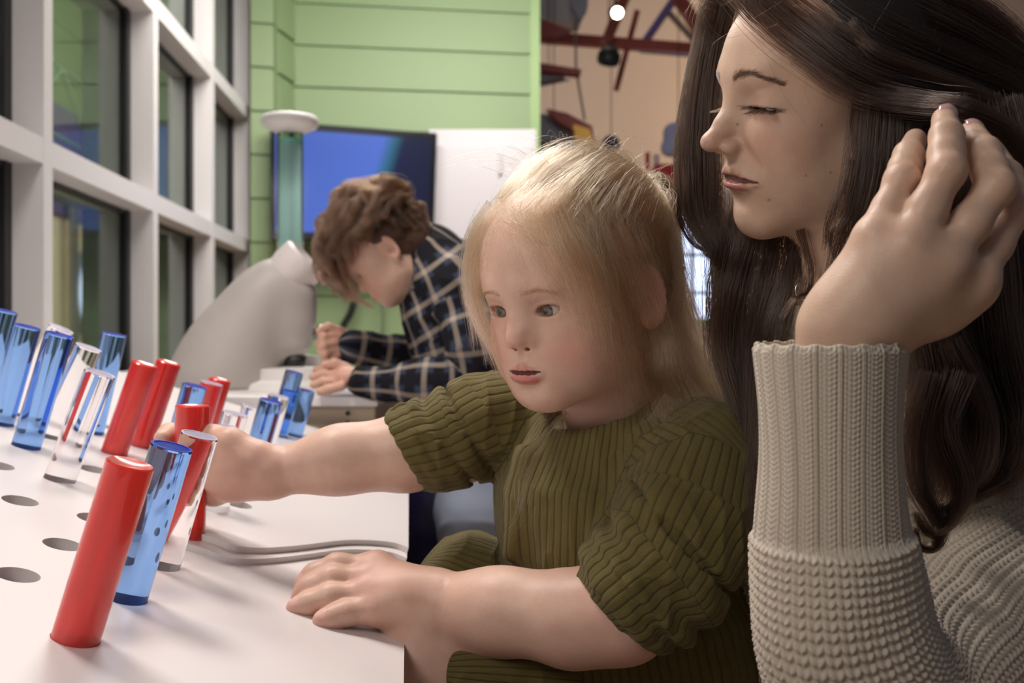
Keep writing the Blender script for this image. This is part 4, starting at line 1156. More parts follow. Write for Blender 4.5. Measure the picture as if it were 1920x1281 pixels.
def girl_body():
    c = Clay(); head_clay(c, F_G, CHILD); c.frame(None)
    nb = W(1165, 812, 0.945)
    c.cone(F_G.to_world((0, -0.022, -0.045)), nb, 0.044, 0.047, 0.03, tag='neck')
    c.cone(nb, W(1165, 900, 0.95), 0.045, 0.048, 0.02)
    c.cone(W(1165, 985, 0.95), W(1185, 1230, 0.955), 0.072, 0.082, 0.03, flat=((-0.61, -0.79, 0), 0.8))
    sl, sr = W(1300, 862, 0.875), W(1005, 815, 1.0)
    nl = W(1165, 885, 0.95); c.cone(nl, sl, 0.035, 0.032, 0.02); c.cone(nl, sr, 0.030, 0.028, 0.02)
    # near (left) arm, resting on the panel edge
    el, wl = W(1168, 1152, 0.815), W(812, 1128, 0.874)
    c.cone(sl, el, 0.036, 0.036, 0.02)
    c.chain([el, W(1075, 1160, 0.832), W(940, 1145, 0.853), wl], [0.0365, 0.0345, 0.0305, 0.0255], 0.02, kj=0.03)
    mc = [W(708, 1062, 0.893), W(694, 1085, 0.879), W(692, 1113, 0.866), W(704, 1143, 0.855)]
    tips = [W(567, 1096, 0.883), W(562, 1119, 0.872), W(553, 1141, 0.852), W(602, 1164, 0.837)]
    mids = [W(632, 1062, 0.889), W(622, 1086, 0.874), W(618, 1120, 0.858), W(648, 1150, 0.846)]
    dip = [W(590, 1078, 0.886), W(580, 1103, 0.872), W(575, 1134, 0.855), W(618, 1160, 0.840)]
    for i in range(4):
        r = [0.0105, 0.0105, 0.0105, 0.0095][i]
        finger(c, [mc[i], mids[i], dip[i], tips[i]], [r * 1.05, r * 0.98, r * 0.86, r * 0.74])
    finger(c, [W(800, 1120, 0.895), W(735, 1100, 0.912), W(680, 1100, 0.915), W(650, 1102, 0.910)], [0.013, 0.0115, 0.0105, 0.0085])
    for m in mc: c.cone(wl, m, 0.0225, 0.0125, 0.012)
    c.ell(W(752, 1112, 0.873), (0.030, 0.026, 0.0195), 0.012)
    # far (right) arm, reaching for the red tube
    er, wr = W(868, 838, 0.968), W(508, 888, 0.950)
    c.cone(sr, er, 0.034, 0.030, 0.02)
    c.chain([er, W(760, 849, 0.960), W(640, 862, 0.955), wr], [0.0310, 0.0315, 0.0275, 0.0225], 0.02, kj=0.03)
    c.ell(W(440, 888, 0.955), (0.034, 0.020, 0.026), 0.016)
    c.ell(W(470, 868, 0.945), (0.026, 0.017, 0.018), 0.014)
    mcr = [W(405, 842, 0.972), W(398, 868, 0.976), W(396, 895, 0.978), W(402, 922, 0.974)]
    for i, (p, q, t) in enumerate((((352, 822), (318, 815), (304, 822)), ((345, 855), (308, 852), (292, 862)), ((345, 886), (312, 888), (298, 896)), ((352, 915), (325, 918), (312, 922)))):
        finger(c, [mcr[i], W(*p, 0.982), W(*q, 0.972), W(*t, 0.955)], [0.0110, 0.0105, 0.0095, 0.0080])
        c.cone(wr, mcr[i], 0.018, 0.0125, 0.012)
    finger(c, [W(478, 858, 0.945), W(432, 832, 0.948), W(398, 822, 0.960), W(372, 815, 0.968)], [0.0165, 0.0135, 0.0115, 0.0095], k=0.008)
    # legs under the panel
    kl, kr = W(790, 1262, 0.885), W(880, 1120, 1.02)
    c.cone(W(1230, 1300, 0.95), kl, 0.062, 0.050, 0.03)
    c.cone(kl, kl + np.array([-0.02, 0.01, -0.26]), 0.046, 0.034, 0.02)
    c.cone(W(1130, 1260, 1.03), kr, 0.060, 0.045, 0.03)
    c.cone(kr, kr + np.array([-0.02, 0.01, -0.26]), 0.044, 0.034, 0.02)
    skin = (0.700, 0.460, 0.355)
    nails = [tips[2], tips[3]]
    def post(V, Q):
        col = face_color(V, c, F_G, CHILD, skin, (0.58, 0.16, 0.15), (0.70, 0.27, 0.21), ((0.036, 0.050, -0.036), (0.024, 0.03, 0.018)))
        N = normals_np(V, Q)
        # pinker knuckles, finger ends and hands
        for m, r, a in [(t, 0.012, 0.45) for t in tips] + [(m, 0.016, 0.30) for m in mc] + [(W(440, 880, 0.94), 0.05, 0.35), (el, 0.06, 0.3), (W(752, 1112, 0.873), 0.05, 0.2)]:
            w = np.exp(-(((V - m) ** 2).sum(1) / r ** 2)) * a
            col = col * (1 - w[:, None]) + np.array((0.64, 0.27, 0.21)) * w[:, None]
        for m in tips:
            p = m + np.array([0.001, -0.002, 0.006])
            w = sstep(0.0062, 0.0045, np.sqrt(((V - p) ** 2).sum(1))) * 0.8
            col = col * (1 - w[:, None]) + np.array((0.80, 0.50, 0.45)) * w[:, None]
        # palm creases of the reaching hand
        return V, {'col': col}
    lo = np.array([-0.37, 0.70, 0.36]); hi = np.array([0.24, 1.10, 1.14])
    o, V, Q = clay_obj('person', c, 0.00135, lo, hi, SKIN_G, post=post)
    props(o, 'small person in an olive ribbed dress with rolled sleeves gripping a red tube', 'person')
    return o, V, Q, c

girl, GV, GQ, GC = girl_body()
EYE_G = eye_mat('girl_eye', (0.15, 0.12, 0.09))
for s_ in (1, -1): eyeball(girl, F_G, CHILD, s_, (-0.05, 1, -0.10), EYE_G)

# ---- dress
def axis_uv(V, pts, ref, r0):
    """(u around, v along) the polyline pts; ref = direction where the seam is NOT"""
    pts = [np.array(p, float) for p in pts]; best = np.full(len(V), 1e9); U = np.zeros(len(V)); Vv = np.zeros(len(V)); s0 = 0.0
    for a, b in zip(pts[:-1], pts[1:]):
        ab = b - a; L = np.linalg.norm(ab); t = np.clip(((V - a) @ ab) / (L * L), 0, 1)
        q = V - (a + t[:, None] * ab); d = np.linalg.norm(q, axis=1)
        e = ab / L; r = np.array(ref, float); r = r - e * (r @ e); r /= np.linalg.norm(r); w = np.cross(e, r)
        ang = np.arctan2(q @ w, q @ r); m = d < best
        best = np.where(m, d, best); U = np.where(m, ang * r0, U); Vv = np.where(m, s0 + t * L, Vv); s0 += L
    return U, Vv, best

def rib_mat(name, base, dark):
    m, nt, b = mat_new(name); N, L = nt.nodes, nt.links
    at = N.new('ShaderNodeAttribute'); at.attribute_name = 'rib_uv'
    sp = N.new('ShaderNodeSeparateXYZ'); L.new(at.outputs['Vector'], sp.inputs[0])
    def math_(op, a, b_=None, c_=None):
        n = N.new('ShaderNodeMath'); n.operation = op
        for i, x in enumerate((a, b_, c_)):
            if x is None: continue
            if isinstance(x, (int, float)): n.inputs[i].default_value = x
            else: L.new(x, n.inputs[i])
        return n.outputs[0]
    u = sp.outputs[0]; v = sp.outputs[1]
    ph = math_('MULTIPLY', u, 1 / 0.0072)
    fr_ = math_('FRACT', ph)
    w = math_('MULTIPLY', math_('SUBTRACT', fr_, 0.5), 2.0)
    rib = math_('SUBTRACT', 1.0, math_('POWER', math_('ABSOLUTE', w), 5.0))          # broad rib with a narrow groove
    fine = math_('MULTIPLY', math_('SINE', math_('MULTIPLY', u, 2 * math.pi / 0.00144)), 0.07)
    st = math_('MULTIPLY', math_('SINE', math_('MULTIPLY', v, 2 * math.pi / 0.0011)), 0.035)
    h = math_('ADD', math_('ADD', rib, fine), st)
    bp = N.new('ShaderNodeBump'); bp.inputs['Strength'].default_value = 1.0; bp.inputs['Distance'].default_value = 0.0008
    L.new(h, bp.inputs['Height']); L.new(bp.outputs[0], b.inputs['Normal'])
    tc = N.new('ShaderNodeTexCoord'); no = N.new('ShaderNodeTexNoise'); no.inputs['Scale'].default_value = 500; L.new(tc.outputs['Object'], no.inputs['Vector'])
    mx = N.new('ShaderNodeMixRGB'); mx.inputs[1].default_value = (*dark, 1); mx.inputs[2].default_value = (*base, 1)  # grooves get a darker olive, their shade put into the colour
    f = math_('ADD', math_('MULTIPLY', rib, 0.75), math_('MULTIPLY', no.outputs['Fac'], 0.25)); L.new(f, mx.inputs[0])
    L.new(mx.outputs[0], b.inputs['Base Color'])
    b.inputs['Roughness'].default_value = 0.85; b.inputs['Sheen Weight'].default_value = 0.12; b.inputs['Sheen Roughness'].default_value = 0.5
    b.inputs['Specular IOR Level'].default_value = 0.2
    return m
OLIVE = rib_mat('olive_rib_knit', (0.140, 0.112, 0.036), (0.070, 0.056, 0.018))

TORSO = [W(1165, 780, 0.95), W(1160, 900, 0.95), W(1150, 1070, 0.945), W(1190, 1300, 0.96)]
SLV_L = [W(1262, 835, 0.885), W(1322, 868, 0.865), W(1290, 970, 0.842), W(1245, 1058, 0.815), W(1165, 1122, 0.812)]
SLV_R = [W(1030, 790, 0.985), W(985, 778, 0.995), W(900, 800, 0.978), W(840, 830, 0.967), W(782, 845, 0.962)]
THG_L = [W(1200, 1290, 0.95), W(900, 1268, 0.89)]
THG_R = [W(1130, 1230, 1.02), W(885, 1105, 1.01)]
def dress():
    c = Clay(); fc = (-0.61, -0.79, 0)
    c.chain(SLV_L[1:], [0.053, 0.053, 0.049, 0.041], 0.018, tag='sl', kj=0.03)
    c.chain(SLV_R[1:], [0.047, 0.042, 0.039, 0.036], 0.018, tag='sr', kj=0.03)
    c.chain(THG_L, [0.085, 0.060], 0.03, tag='tl'); c.chain(THG_R, [0.075, 0.058], 0.03, tag='tr')
    # rolled cuffs: thick turned-back rings with creases between them
    def ring(cen, ax, R, r, tilt=0, n=18, e=1.0, tag='sl', amp=0.0, ph=0):
        ax = np.array(ax, float); ax /= np.linalg.norm(ax)
        a = np.array([0, 0, 1.0]); u = np.cross(ax, a); u /= np.linalg.norm(u); w = np.cross(ax, u)
        pts = [cen + u * R * math.cos(t) + w * R * e * math.sin(t) + ax * amp * math.sin(2 * t + ph) for t in np.linspace(0, 2 * math.pi, n + 1)]
        c.chain(pts, r, 0.004, tag=tag, kj=0.003)
    axl = SLV_L[4] - SLV_L[3]; axu = SLV_L[3] - SLV_L[2]
    dl = np.array([-1.0, 0.05, -0.85])
    ring(W(1178, 1122, 0.812), dl, 0.0440, 0.0115)
    ring(W(1203, 1103, 0.812), dl, 0.0470, 0.0120, amp=0.002)
    ring(W(1246, 1056, 0.815), dl, 0.0480, 0.0125, amp=0.003)
    ring(W(1264, 1030, 0.822), dl + 0.2 * axu, 0.0470, 0.0105, amp=0.003, ph=1)
    ring(W(1282, 985, 0.838), axu, 0.0480, 0.0070, amp=0.006, ph=1)
    axr = SLV_R[4] - SLV_R[3]; dr = np.array([-1.0, 0.0, -0.62])
    ring(W(776, 843, 0.962), dr, 0.0385, 0.0062, tag='sr')
    ring(W(796, 838, 0.963), dr, 0.0400, 0.0075, tag='sr')
    ring(W(820, 828, 0.965), dr, 0.0395, 0.0080, tag='sr', amp=0.002)
    ring(W(862, 818, 0.970), dr, 0.0360, 0.0070, tag='sr', amp=0.004)
    ring(W(905, 800, 0.975), dr * [1, 1, .4], 0.0390, 0.0060, tag='sr', amp=0.005, ph=2)
    def groove(cen, ax, R, r, e=1.0, n=24):
        ax = np.array(ax, float); ax /= np.linalg.norm(ax); u = np.cross(ax, [0, 0, 1.0]); u /= np.linalg.norm(u); w = np.cross(ax, u)
        c.chain([cen + u * R * math.cos(t) + w * R * e * math.sin(t) for t in np.linspace(0, 2 * math.pi, n + 1)], r, 0.004, 's', kj=0.003)
    groove(W(1224, 1080, 0.812), dl, 0.0600, 0.0055); groove(W(1190, 1110, 0.812), dl, 0.0575, 0.0028); groove(W(1278, 1008, 0.826), dl + 0.3 * axu, 0.0590, 0.0050)
    groove(W(842, 824, 0.966), dr, 0.0485, 0.0036); groove(W(884, 808, 0.972), dr, 0.0485, 0.0036)
    c.chain([W(1165, 900, 0.95), W(1152, 950, 0.948), W(1140, 1040, 0.942)], [0.092, 0.106, 0.098], 0.012, tag='torso', flat=(fc, 0.84), kj=0.05)
    c.chain([W(1140, 1060, 0.945), W(1180, 1150, 0.955), W(1205, 1330, 0.965)], [0.098, 0.112, 0.130], 0.014, tag='torso', flat=(fc, 0.9), kj=0.05)
    c.cone(W(1168, 872, 0.950), W(1300, 858, 0.878), 0.044, 0.048, 0.018, tag='torso')
    c.cone(W(1160, 870, 0.950), W(1010, 806, 0.992), 0.044, 0.044, 0.018, tag='torso')
    # diagonal soft folds
    for p, q, r in (((1210, 835, 0.86), (1140, 1000, 0.845), 0.010), ((1245, 880, 0.83), (1190, 960, 0.82), 0.008), ((1330, 985, 0.80), (1240, 960, 0.79), 0.008),
                    ((985, 860, 0.91), (955, 1040, 0.90), 0.010), ((905, 780, 0.945), (955, 850, 0.955), 0.008), ((940, 760, 0.955), (975, 830, 0.95), 0.007)):
        c.cone(W(*p), W(*q), r, r * 0.6, 0.02, tag=None)
    # openings
    c.cone(W(1176, 1124, 0.812), SLV_L[4] + axl * 0.8, 0.0350, 0.0370, 0.003, 's')
    c.cone(W(812, 838, 0.963), SLV_R[4] + axr * 0.9, 0.0315, 0.0345, 0.003, 's')
    nc = W(1142, 752, 0.935)
    c.cone(W(1145, 822, 0.944), F_G.to_world((0, -0.012, -0.06)), 0.046, 0.060, 0.004, 's')
    # collar band
    cc = W(1143, 794, 0.940); up = np.array([-0.26, -0.33, 1.0]); up /= np.linalg.norm(up)
    a = np.array([-0.61, -0.79, 0.0]); a = a - up * (a @ up); a /= np.linalg.norm(a); b = np.cross(up, a)
    pts = [cc + a * 0.049 * math.cos(t) + b * 0.052 * math.sin(t) for t in np.linspace(0, 2 * math.pi, 31)]
    c.chain([p - up * 0.004 for p in pts], 0.0062, 0.003, tag='collar', kj=0.003)
    c.chain([p - up * 0.0125 + (p - cc) * 0.10 for p in pts], 0.0026, 0.002, 's', kj=0.003)
    c.chain([p + up * 0.004 - (p - cc) * 0.03 for p in pts], 0.0058, 0.003, tag='collar', kj=0.003)
    def post(V, Q):
        ds = np.stack([c.tagd(V, t) for t in ('torso', 'sl', 'sr', 'tl', 'tr', 'collar')])
        ds[0] -= 0.004
        k = ds.argmin(0)
        UV = np.zeros((len(V), 3))
        cam = (-0.2, -1, 0)
        sets = [axis_uv(V, TORSO, (-0.61, -0.79, 0), 0.098), axis_uv(V, SLV_L, (-0.3, -1, 0.2), 0.047), axis_uv(V, SLV_R, (0, -1, 0.2), 0.038), axis_uv(V, THG_L, (0, -0.6, 1), 0.07), axis_uv(V, THG_R, (0, -0.6, 1), 0.06),
                axis_uv(V, [cc - up, cc + up], a, 0.054)]
        for i, (u, v, _) in enumerate(sets):
            m = k == i; UV[m, 0] = u[m]; UV[m, 1] = v[m]
        N = normals_np(V, Q)
        n1 = vnoise(V * np.array([1, 1, 0.45]), 28, 5) - 0.5; n2 = vnoise(V, 75, 8) - 0.5
        amp = np.where(k == 5, 0.0, 1.0)
        rid = 1 - np.abs(vnoise(V * np.array([1, 1, 0.5]), 42, 11) * 2 - 1)
        g = (np.exp(-((V[:, 2] - W(0, 1075, 0.945)[2]) / 0.02) ** 2)) * (k == 0)
        V2 = V + N * (amp * (n1 * 0.006 + n2 * 0.0014 + (rid ** 3) * 0.0025))[:, None] - N * (g * 0.006)[:, None]
        # real ribs, on top of the finer ones in the cloth
        ribs = 1 - np.abs((UV[:, 0] / 0.0072) % 1.0 * 2 - 1) ** 5
        V2 = V2 + N * ((ribs - 1) * 0.0004)[:, None]
        return V2, {'rib_uv': UV}
    lo = np.array([-0.13, 0.72, 0.52]); hi = np.array([0.27, 1.12, 1.0])
    o, V, Q = clay_obj('dress', c, 0.0014, lo, hi, OLIVE, parent=girl, post=post)
    return o
dress()
# ---- the girl's hair, brows and lashes
def surf_fn(V, Q, fr):
    bvh = BVHTree.FromPolygons(V.tolist(), Q.tolist())
    cam = Vector((0, 0, CAMZ))
    def S(px, py, lift=0.003, Y=None):
        d = Vector(W(px, py, 1.0)) - cam; d.normalize()
        h = bvh.ray_cast(cam, d)
        if h[0] is None or (Y is not None and h[0].y > Y): return W(px, py, Y if Y else float(fr.o[1]))
        n = np.array(h[1]); p = np.array(h[0])
        if n @ np.array(d) > 0: n = -n
        return p + n * lift
    return bvh, S
GB, GS = surf_fn(GV, GQ, F_G)
HAIR_G = hair_mat('blond_hair', (0.31, 0.200, 0.115), 0.24, 0.65)
HAIR_GD = hair_mat('dark_blond_hair', (0.17, 0.105, 0.06), 0.3, 0.4)
SKC, SKR = np.array([0, -0.020, 0.038]), np.array([0.075, 0.090, 0.080])
def skull_pt(d, lift): return F_G.to_world(SKC + d / np.linalg.norm(d) * (SKR + lift))
def slerp(a, b, t):
    a = a / np.linalg.norm(a); b = b / np.linalg.norm(b); w = math.acos(max(-1, min(1, a @ b))) + 1e-6
    return (np.sin((1 - t) * w)[:, None] * a + np.sin(t * w)[:, None] * b) / math.sin(w)
tieL = F_G.to_local(W(1216, 338, 0.935)); tied = (tieL - SKC) / SKR; tied /= np.linalg.norm(tied)
def girl_hair():
    H = Hair(11); rng = H.rng
    # swept back from the hairline to the tie at the crown
    t = np.linspace(0, 1, 22)
    for k in range(8200):
        az = rng.uniform(-2.5, 2.5); f = rng.random()
        el = math.radians(43 - 36 * (abs(az) / 1.9) ** 1.3) + rng.normal(0, 0.06) + 0.42 * f
        s = np.array([math.sin(az) * math.cos(el), math.cos(az) * math.cos(el), math.sin(el)])
        e = tied + rng.normal(0, 0.045, 3)
        d = slerp(s, e, t)
        cl = math.sin(az * 17.0) * 0.5 + math.sin(az * 41.0 + 1.3) * 0.5
        lift = 0.0025 + 0.0105 * np.sin(np.pi * np.clip(t * 1.05, 0, 1)) * (0.75 + 0.22 * cl) + rng.normal(0, 0.0012)
        if rng.random() < 0.035: lift = lift + np.sin(np.pi * t) * rng.uniform(0.002, 0.012)
        P = np.array([skull_pt(d[i], lift[i]) for i in range(len(t))])
        P += spline(rng.normal(0, 0.0008, (5, 3)), len(t))
        H.strand(P, 0.000085, tint=float(np.clip(0.5 + 0.28 * cl + rng.normal(0, 0.16), 0, 1)))
    # little fan behind the tie
    T0 = skull_pt(tied, 0.012)
    for (px, py, Y), n in (((1250, 352, 0.955), 150), ((1262, 400, 0.96), 260), ((1262, 470, 0.965), 260), ((1240, 520, 0.955), 200)):
        H.lock([T0, W(1236 + (px - 1236) * 0.5, 345, 0.945), W(px, py, Y), W(px - 4, py + 70, Y), W(px + 10, py + 150, Y)], [0.004, 0.007, 0.012, 0.013, 0.012], n, n=18, r=0.00009, wave=0.003)
    # back hair hanging behind the ear to the shoulder
    back = [([(1228, 395), (1250, 460), (1258, 540), (1256, 610), (1268, 690)], 0.912, 380), ([(1208, 400), (1228, 470), (1242, 550), (1244, 630), (1254, 710)], 0.896, 260), ([(1240, 400), (1262, 470), (1266, 550), (1272, 640), (1300, 720)], 0.93, 300),
            ([(1235, 420), (1262, 500), (1262, 590), (1290, 680), (1345, 770)], 0.955, 420), ([(1225, 450), (1248, 540), (1262, 630), (1310, 720), (1385, 800)], 0.94, 420),
            ([(1210, 500), (1240, 590), (1262, 680), (1300, 750), (1350, 830)], 0.93, 420), ([(1195, 540), (1222, 620), (1240, 700), (1272, 770), (1318, 850)], 0.915, 360),
            ([(1240, 480), (1275, 580), (1300, 660), (1350, 740), (1398, 850)], 0.95, 340), ([(1205, 560), (1215, 640), (1218, 710), (1240, 770), (1262, 830)], 0.90, 260),
            ([(1250, 460), (1282, 560), (1318, 650), (1368, 730), (1405, 800)], 0.97, 240), ([(1235, 600), (1262, 680), (1300, 760), (1360, 830), (1405, 930)], 0.92, 150)]
    for pts, Y, n in back:
        H.lock([W(x, y, Y - 0.012 * i * (1 if i > 2 else 0)) for i, (x, y) in enumerate(pts)], [0.010, 0.014, 0.016, 0.017, 0.016], n, n=24, r=0.00009, wave=0.006, wfreq=1.3, frizz=0.0016, clumps=12, cl=0.88)
    # wispy veil falling over the temple, cheek edge and ear on the near side
    veil = [([(1040, 405), (1062, 460), (1085, 530), (1105, 610), (1120, 690)], 150), ([(1060, 400), (1090, 470), (1122, 550), (1150, 640), (1168, 730), (1175, 800)], 170),
            ([(1085, 395), (1120, 470), (1150, 560), (1172, 650), (1190, 730), (1200, 790)], 210), ([(1110, 400), (1150, 480), (1178, 560), (1200, 650), (1222, 730), (1250, 800)], 230),
            ([(1140, 410), (1176, 490), (1202, 570), (1226, 660), (1258, 740), (1300, 800)], 110), ([(1020, 410), (1045, 470), (1070, 540), (1090, 600), (1100, 640)], 110),
            ([(1000, 418), (1020, 465), (1048, 520), (1075, 560), (1100, 600)], 120), ([(1125, 430), (1145, 520), (1160, 600), (1180, 690), (1205, 780), (1210, 850)], 120),
            ([(1150, 420), (1175, 470), (1200, 512), (1218, 545)], 170), ([(1172, 400), (1198, 460), (1220, 505), (1240, 545)], 170), ([(1135, 430), (1162, 490), (1186, 545), (1200, 600)], 140),
            ([(1100, 420), (1112, 500), (1128, 590), (1140, 670), (1150, 740)], 110), ([(1160, 420), (1190, 500), (1215, 590), (1245, 690), (1290, 770), (1330, 830)], 80),
            ([(1070, 430), (1105, 500), (1135, 560), (1170, 610), (1200, 650)], 120), ([(1180, 430), (1205, 500), (1235, 600), (1270, 700), (1320, 790), (1370, 860)], 70)]
    for pts, n in veil:
        x0_, y0_ = pts[0]; pts = [(x0_ + (1215 - x0_) * 0.33, y0_ - 62), (x0_ + (1215 - x0_) * 0.08, y0_ - 26)] + pts
        C = [GS(x, y, [0.004, 0.008, 0.009][i] if i < 3 else 0.006 + 0.002 * i, Y=0.93) for i, (x, y) in enumerate(pts)]
        for i in range(1, len(C)):      # never jump in depth from one control point to the next
            C[i] = W(*pts[i], float(np.clip(C[i][1], C[i - 1][1] - 0.03, C[i - 1][1] + 0.022)))
        H.lock(C, [0.012, 0.015, 0.016, 0.015, 0.014, 0.013, 0.011], int(n * 0.85), n=26, r=0.00010, wave=0.004, wfreq=1.2, frizz=0.0020, clumps=16, lenvar=0.6, flat=(1, 0.45, 1), cl=0.88)
    # forehead fringe strands, thin
    for pts, n in (([(955, 418), (965, 470), (985, 530), (1000, 570)], 18), ([(985, 412), (1000, 450), (1035, 500), (1070, 545)], 70), ([(930, 425), (918, 470), (905, 530), (915, 590)], 60), ([(965, 405), (1000, 432), (1050, 470), (1090, 520)], 90)):
        pts = [(pts[0][0] + 40, pts[0][1] - 45)] + pts
        C = [GS(x, y, 0.0065, Y=0.93) for x, y in pts]
        H.lock(C, [0.012, 0.012, 0.010, 0.010, 0.008], n, n=16, r=0.00007, frizz=0.0016, clumps=6, lenvar=0.6, cl=0.5)
    # far side fringe hanging outside the cheek
    for pts, Y, n in (([(945, 385), (900, 430), (885, 500), (890, 570), (925, 660), (945, 715)], 0.87, 170), ([(930, 390), (890, 440), (878, 520), (895, 600), (935, 680)], 0.885, 200),
                      ([(960, 385), (910, 430), (893, 490), (895, 560), (915, 620), (940, 680)], 0.865, 150), ([(920, 410), (884, 470), (876, 540), (884, 600), (890, 660)], 0.89, 90), ([(925, 400), (886, 450), (880, 500), (876, 560), (905, 640), (912, 690)], 0.88, 60)):
        H.lock([W(x, y, Y) for x, y in pts], [0.010, 0.008, 0.008, 0.008, 0.007, 0.005], n, n=22, r=0.00008, frizz=0.0016, clumps=9, lenvar=0.5, wave=0.002, cl=0.85)
    # stray locks over the chest, both sides
    for pts, Y, n in (([(1060, 770), (1010, 830), (985, 900), (965, 970), (940, 1010)], 0.865, 26), ([(1250, 740), (1220, 790), (1180, 830), (1150, 900)], 0.86, 22), ([(1020, 770), (985, 850), (975, 930), (985, 1010)], 0.87, 18),
                      ([(1330, 760), (1270, 800), (1215, 850), (1190, 900)], 0.83, 30), ([(1300, 700), (1350, 780), (1410, 870), (1425, 990)], 0.9, 40)):
        H.lock([W(x, y, Y) for x, y in pts], [0.006, 0.010, 0.014, 0.014, 0.012], n, n=20, r=0.00007, frizz=0.002, clumps=5, lenvar=0.5, wave=0.004)
    # flyaways round the crown
    for k in range(110):
        a = rng.uniform(-1.5, 1.0); s = np.array([rng.normal(0, 0.5), math.sin(a) * 0.9, abs(math.cos(a)) + 0.35]); s /= np.linalg.norm(s)
        p = skull_pt(s, 0.012); d = F_G.vec(s) * rng.uniform(0.008, 0.020); q = F_G.vec(np.array([rng.normal(0, .5), rng.choice([-1, 1]) * 1.0, 0])) * rng.uniform(0.01, 0.03)
        H.strand(spline([p, p + d * 0.7 + q * 0.4, p + d + q, p + d * 0.6 + q * 1.8], 12), 0.00006)
    H.build('hair', HAIR_G, girl)
    # brows and lashes
    B = Hair(5)
    for s in (1, -1):
        surf_hairs(B, GB, F_G, [(s * 0.009, 0.080, 0.0155), (s * 0.020, 0.080, 0.0170), (s * 0.030, 0.078, 0.0168), (s * 0.039, 0.07, 0.0140)], (0.0020, 0.0013), 330, lambda u, s=s: (s * 1.0, 0.0, 0.5 - 0.9 * u), 0.0055, 0.000045, n=5)
        E = np.array(CHILD['eye']) * [s, 1, 1]
        for up, L, n in ((1, 0.0052, 90), (-1, 0.0028, 40)):
            for k in range(n):
                a = math.radians(-50 + 105 * k / (n - 1)) + rng.normal(0, 0.02); el = math.radians((15 if up > 0 else -17) * math.cos(a * 0.95))
                q = CHILD['er'] * 1.13; dr = np.array([s * math.sin(a) * math.cos(el), math.cos(a) * math.cos(el), math.sin(el)])
                p = E + dr * q; o1 = np.array([s * math.sin(a) * 0.5, 0.75, -0.15 * up]); o2 = np.array([s * math.sin(a) * 0.9, 0.8, 0.75 * up])
                P = np.array([p, p + o1 * L * 0.5, p + (o1 + o2) * L * 0.55]) ; B.strand(F_G.to_world(spline(P, 6)), 0.00008, tint=0.1, taper=0.8)
    B.build('brows_and_lashes', HAIR_GD, girl)
girl_hair()
cap = Clay(); cap.frame(F_G).ell(SKC + [0, -0.001, 0.0005], SKR + 0.0022, 0.01).ell((0, -0.055, -0.005), (0.064, 0.045, 0.050), 0.03)
cap.ell((0, 0.090, -0.010), (0.100, 0.090, 0.085), 0.012, 's'); cap.ell2((0.080, 0.010, -0.020), (0.03, 0.034, 0.040), 0.01, 's')
clay_obj('hair_base', cap, 0.002, F_G.o - 0.13, F_G.o + 0.14, simple('blond_hair_base', (0.33, 0.22, 0.13), 0.7, noise=(120, 0.3)), parent=girl)
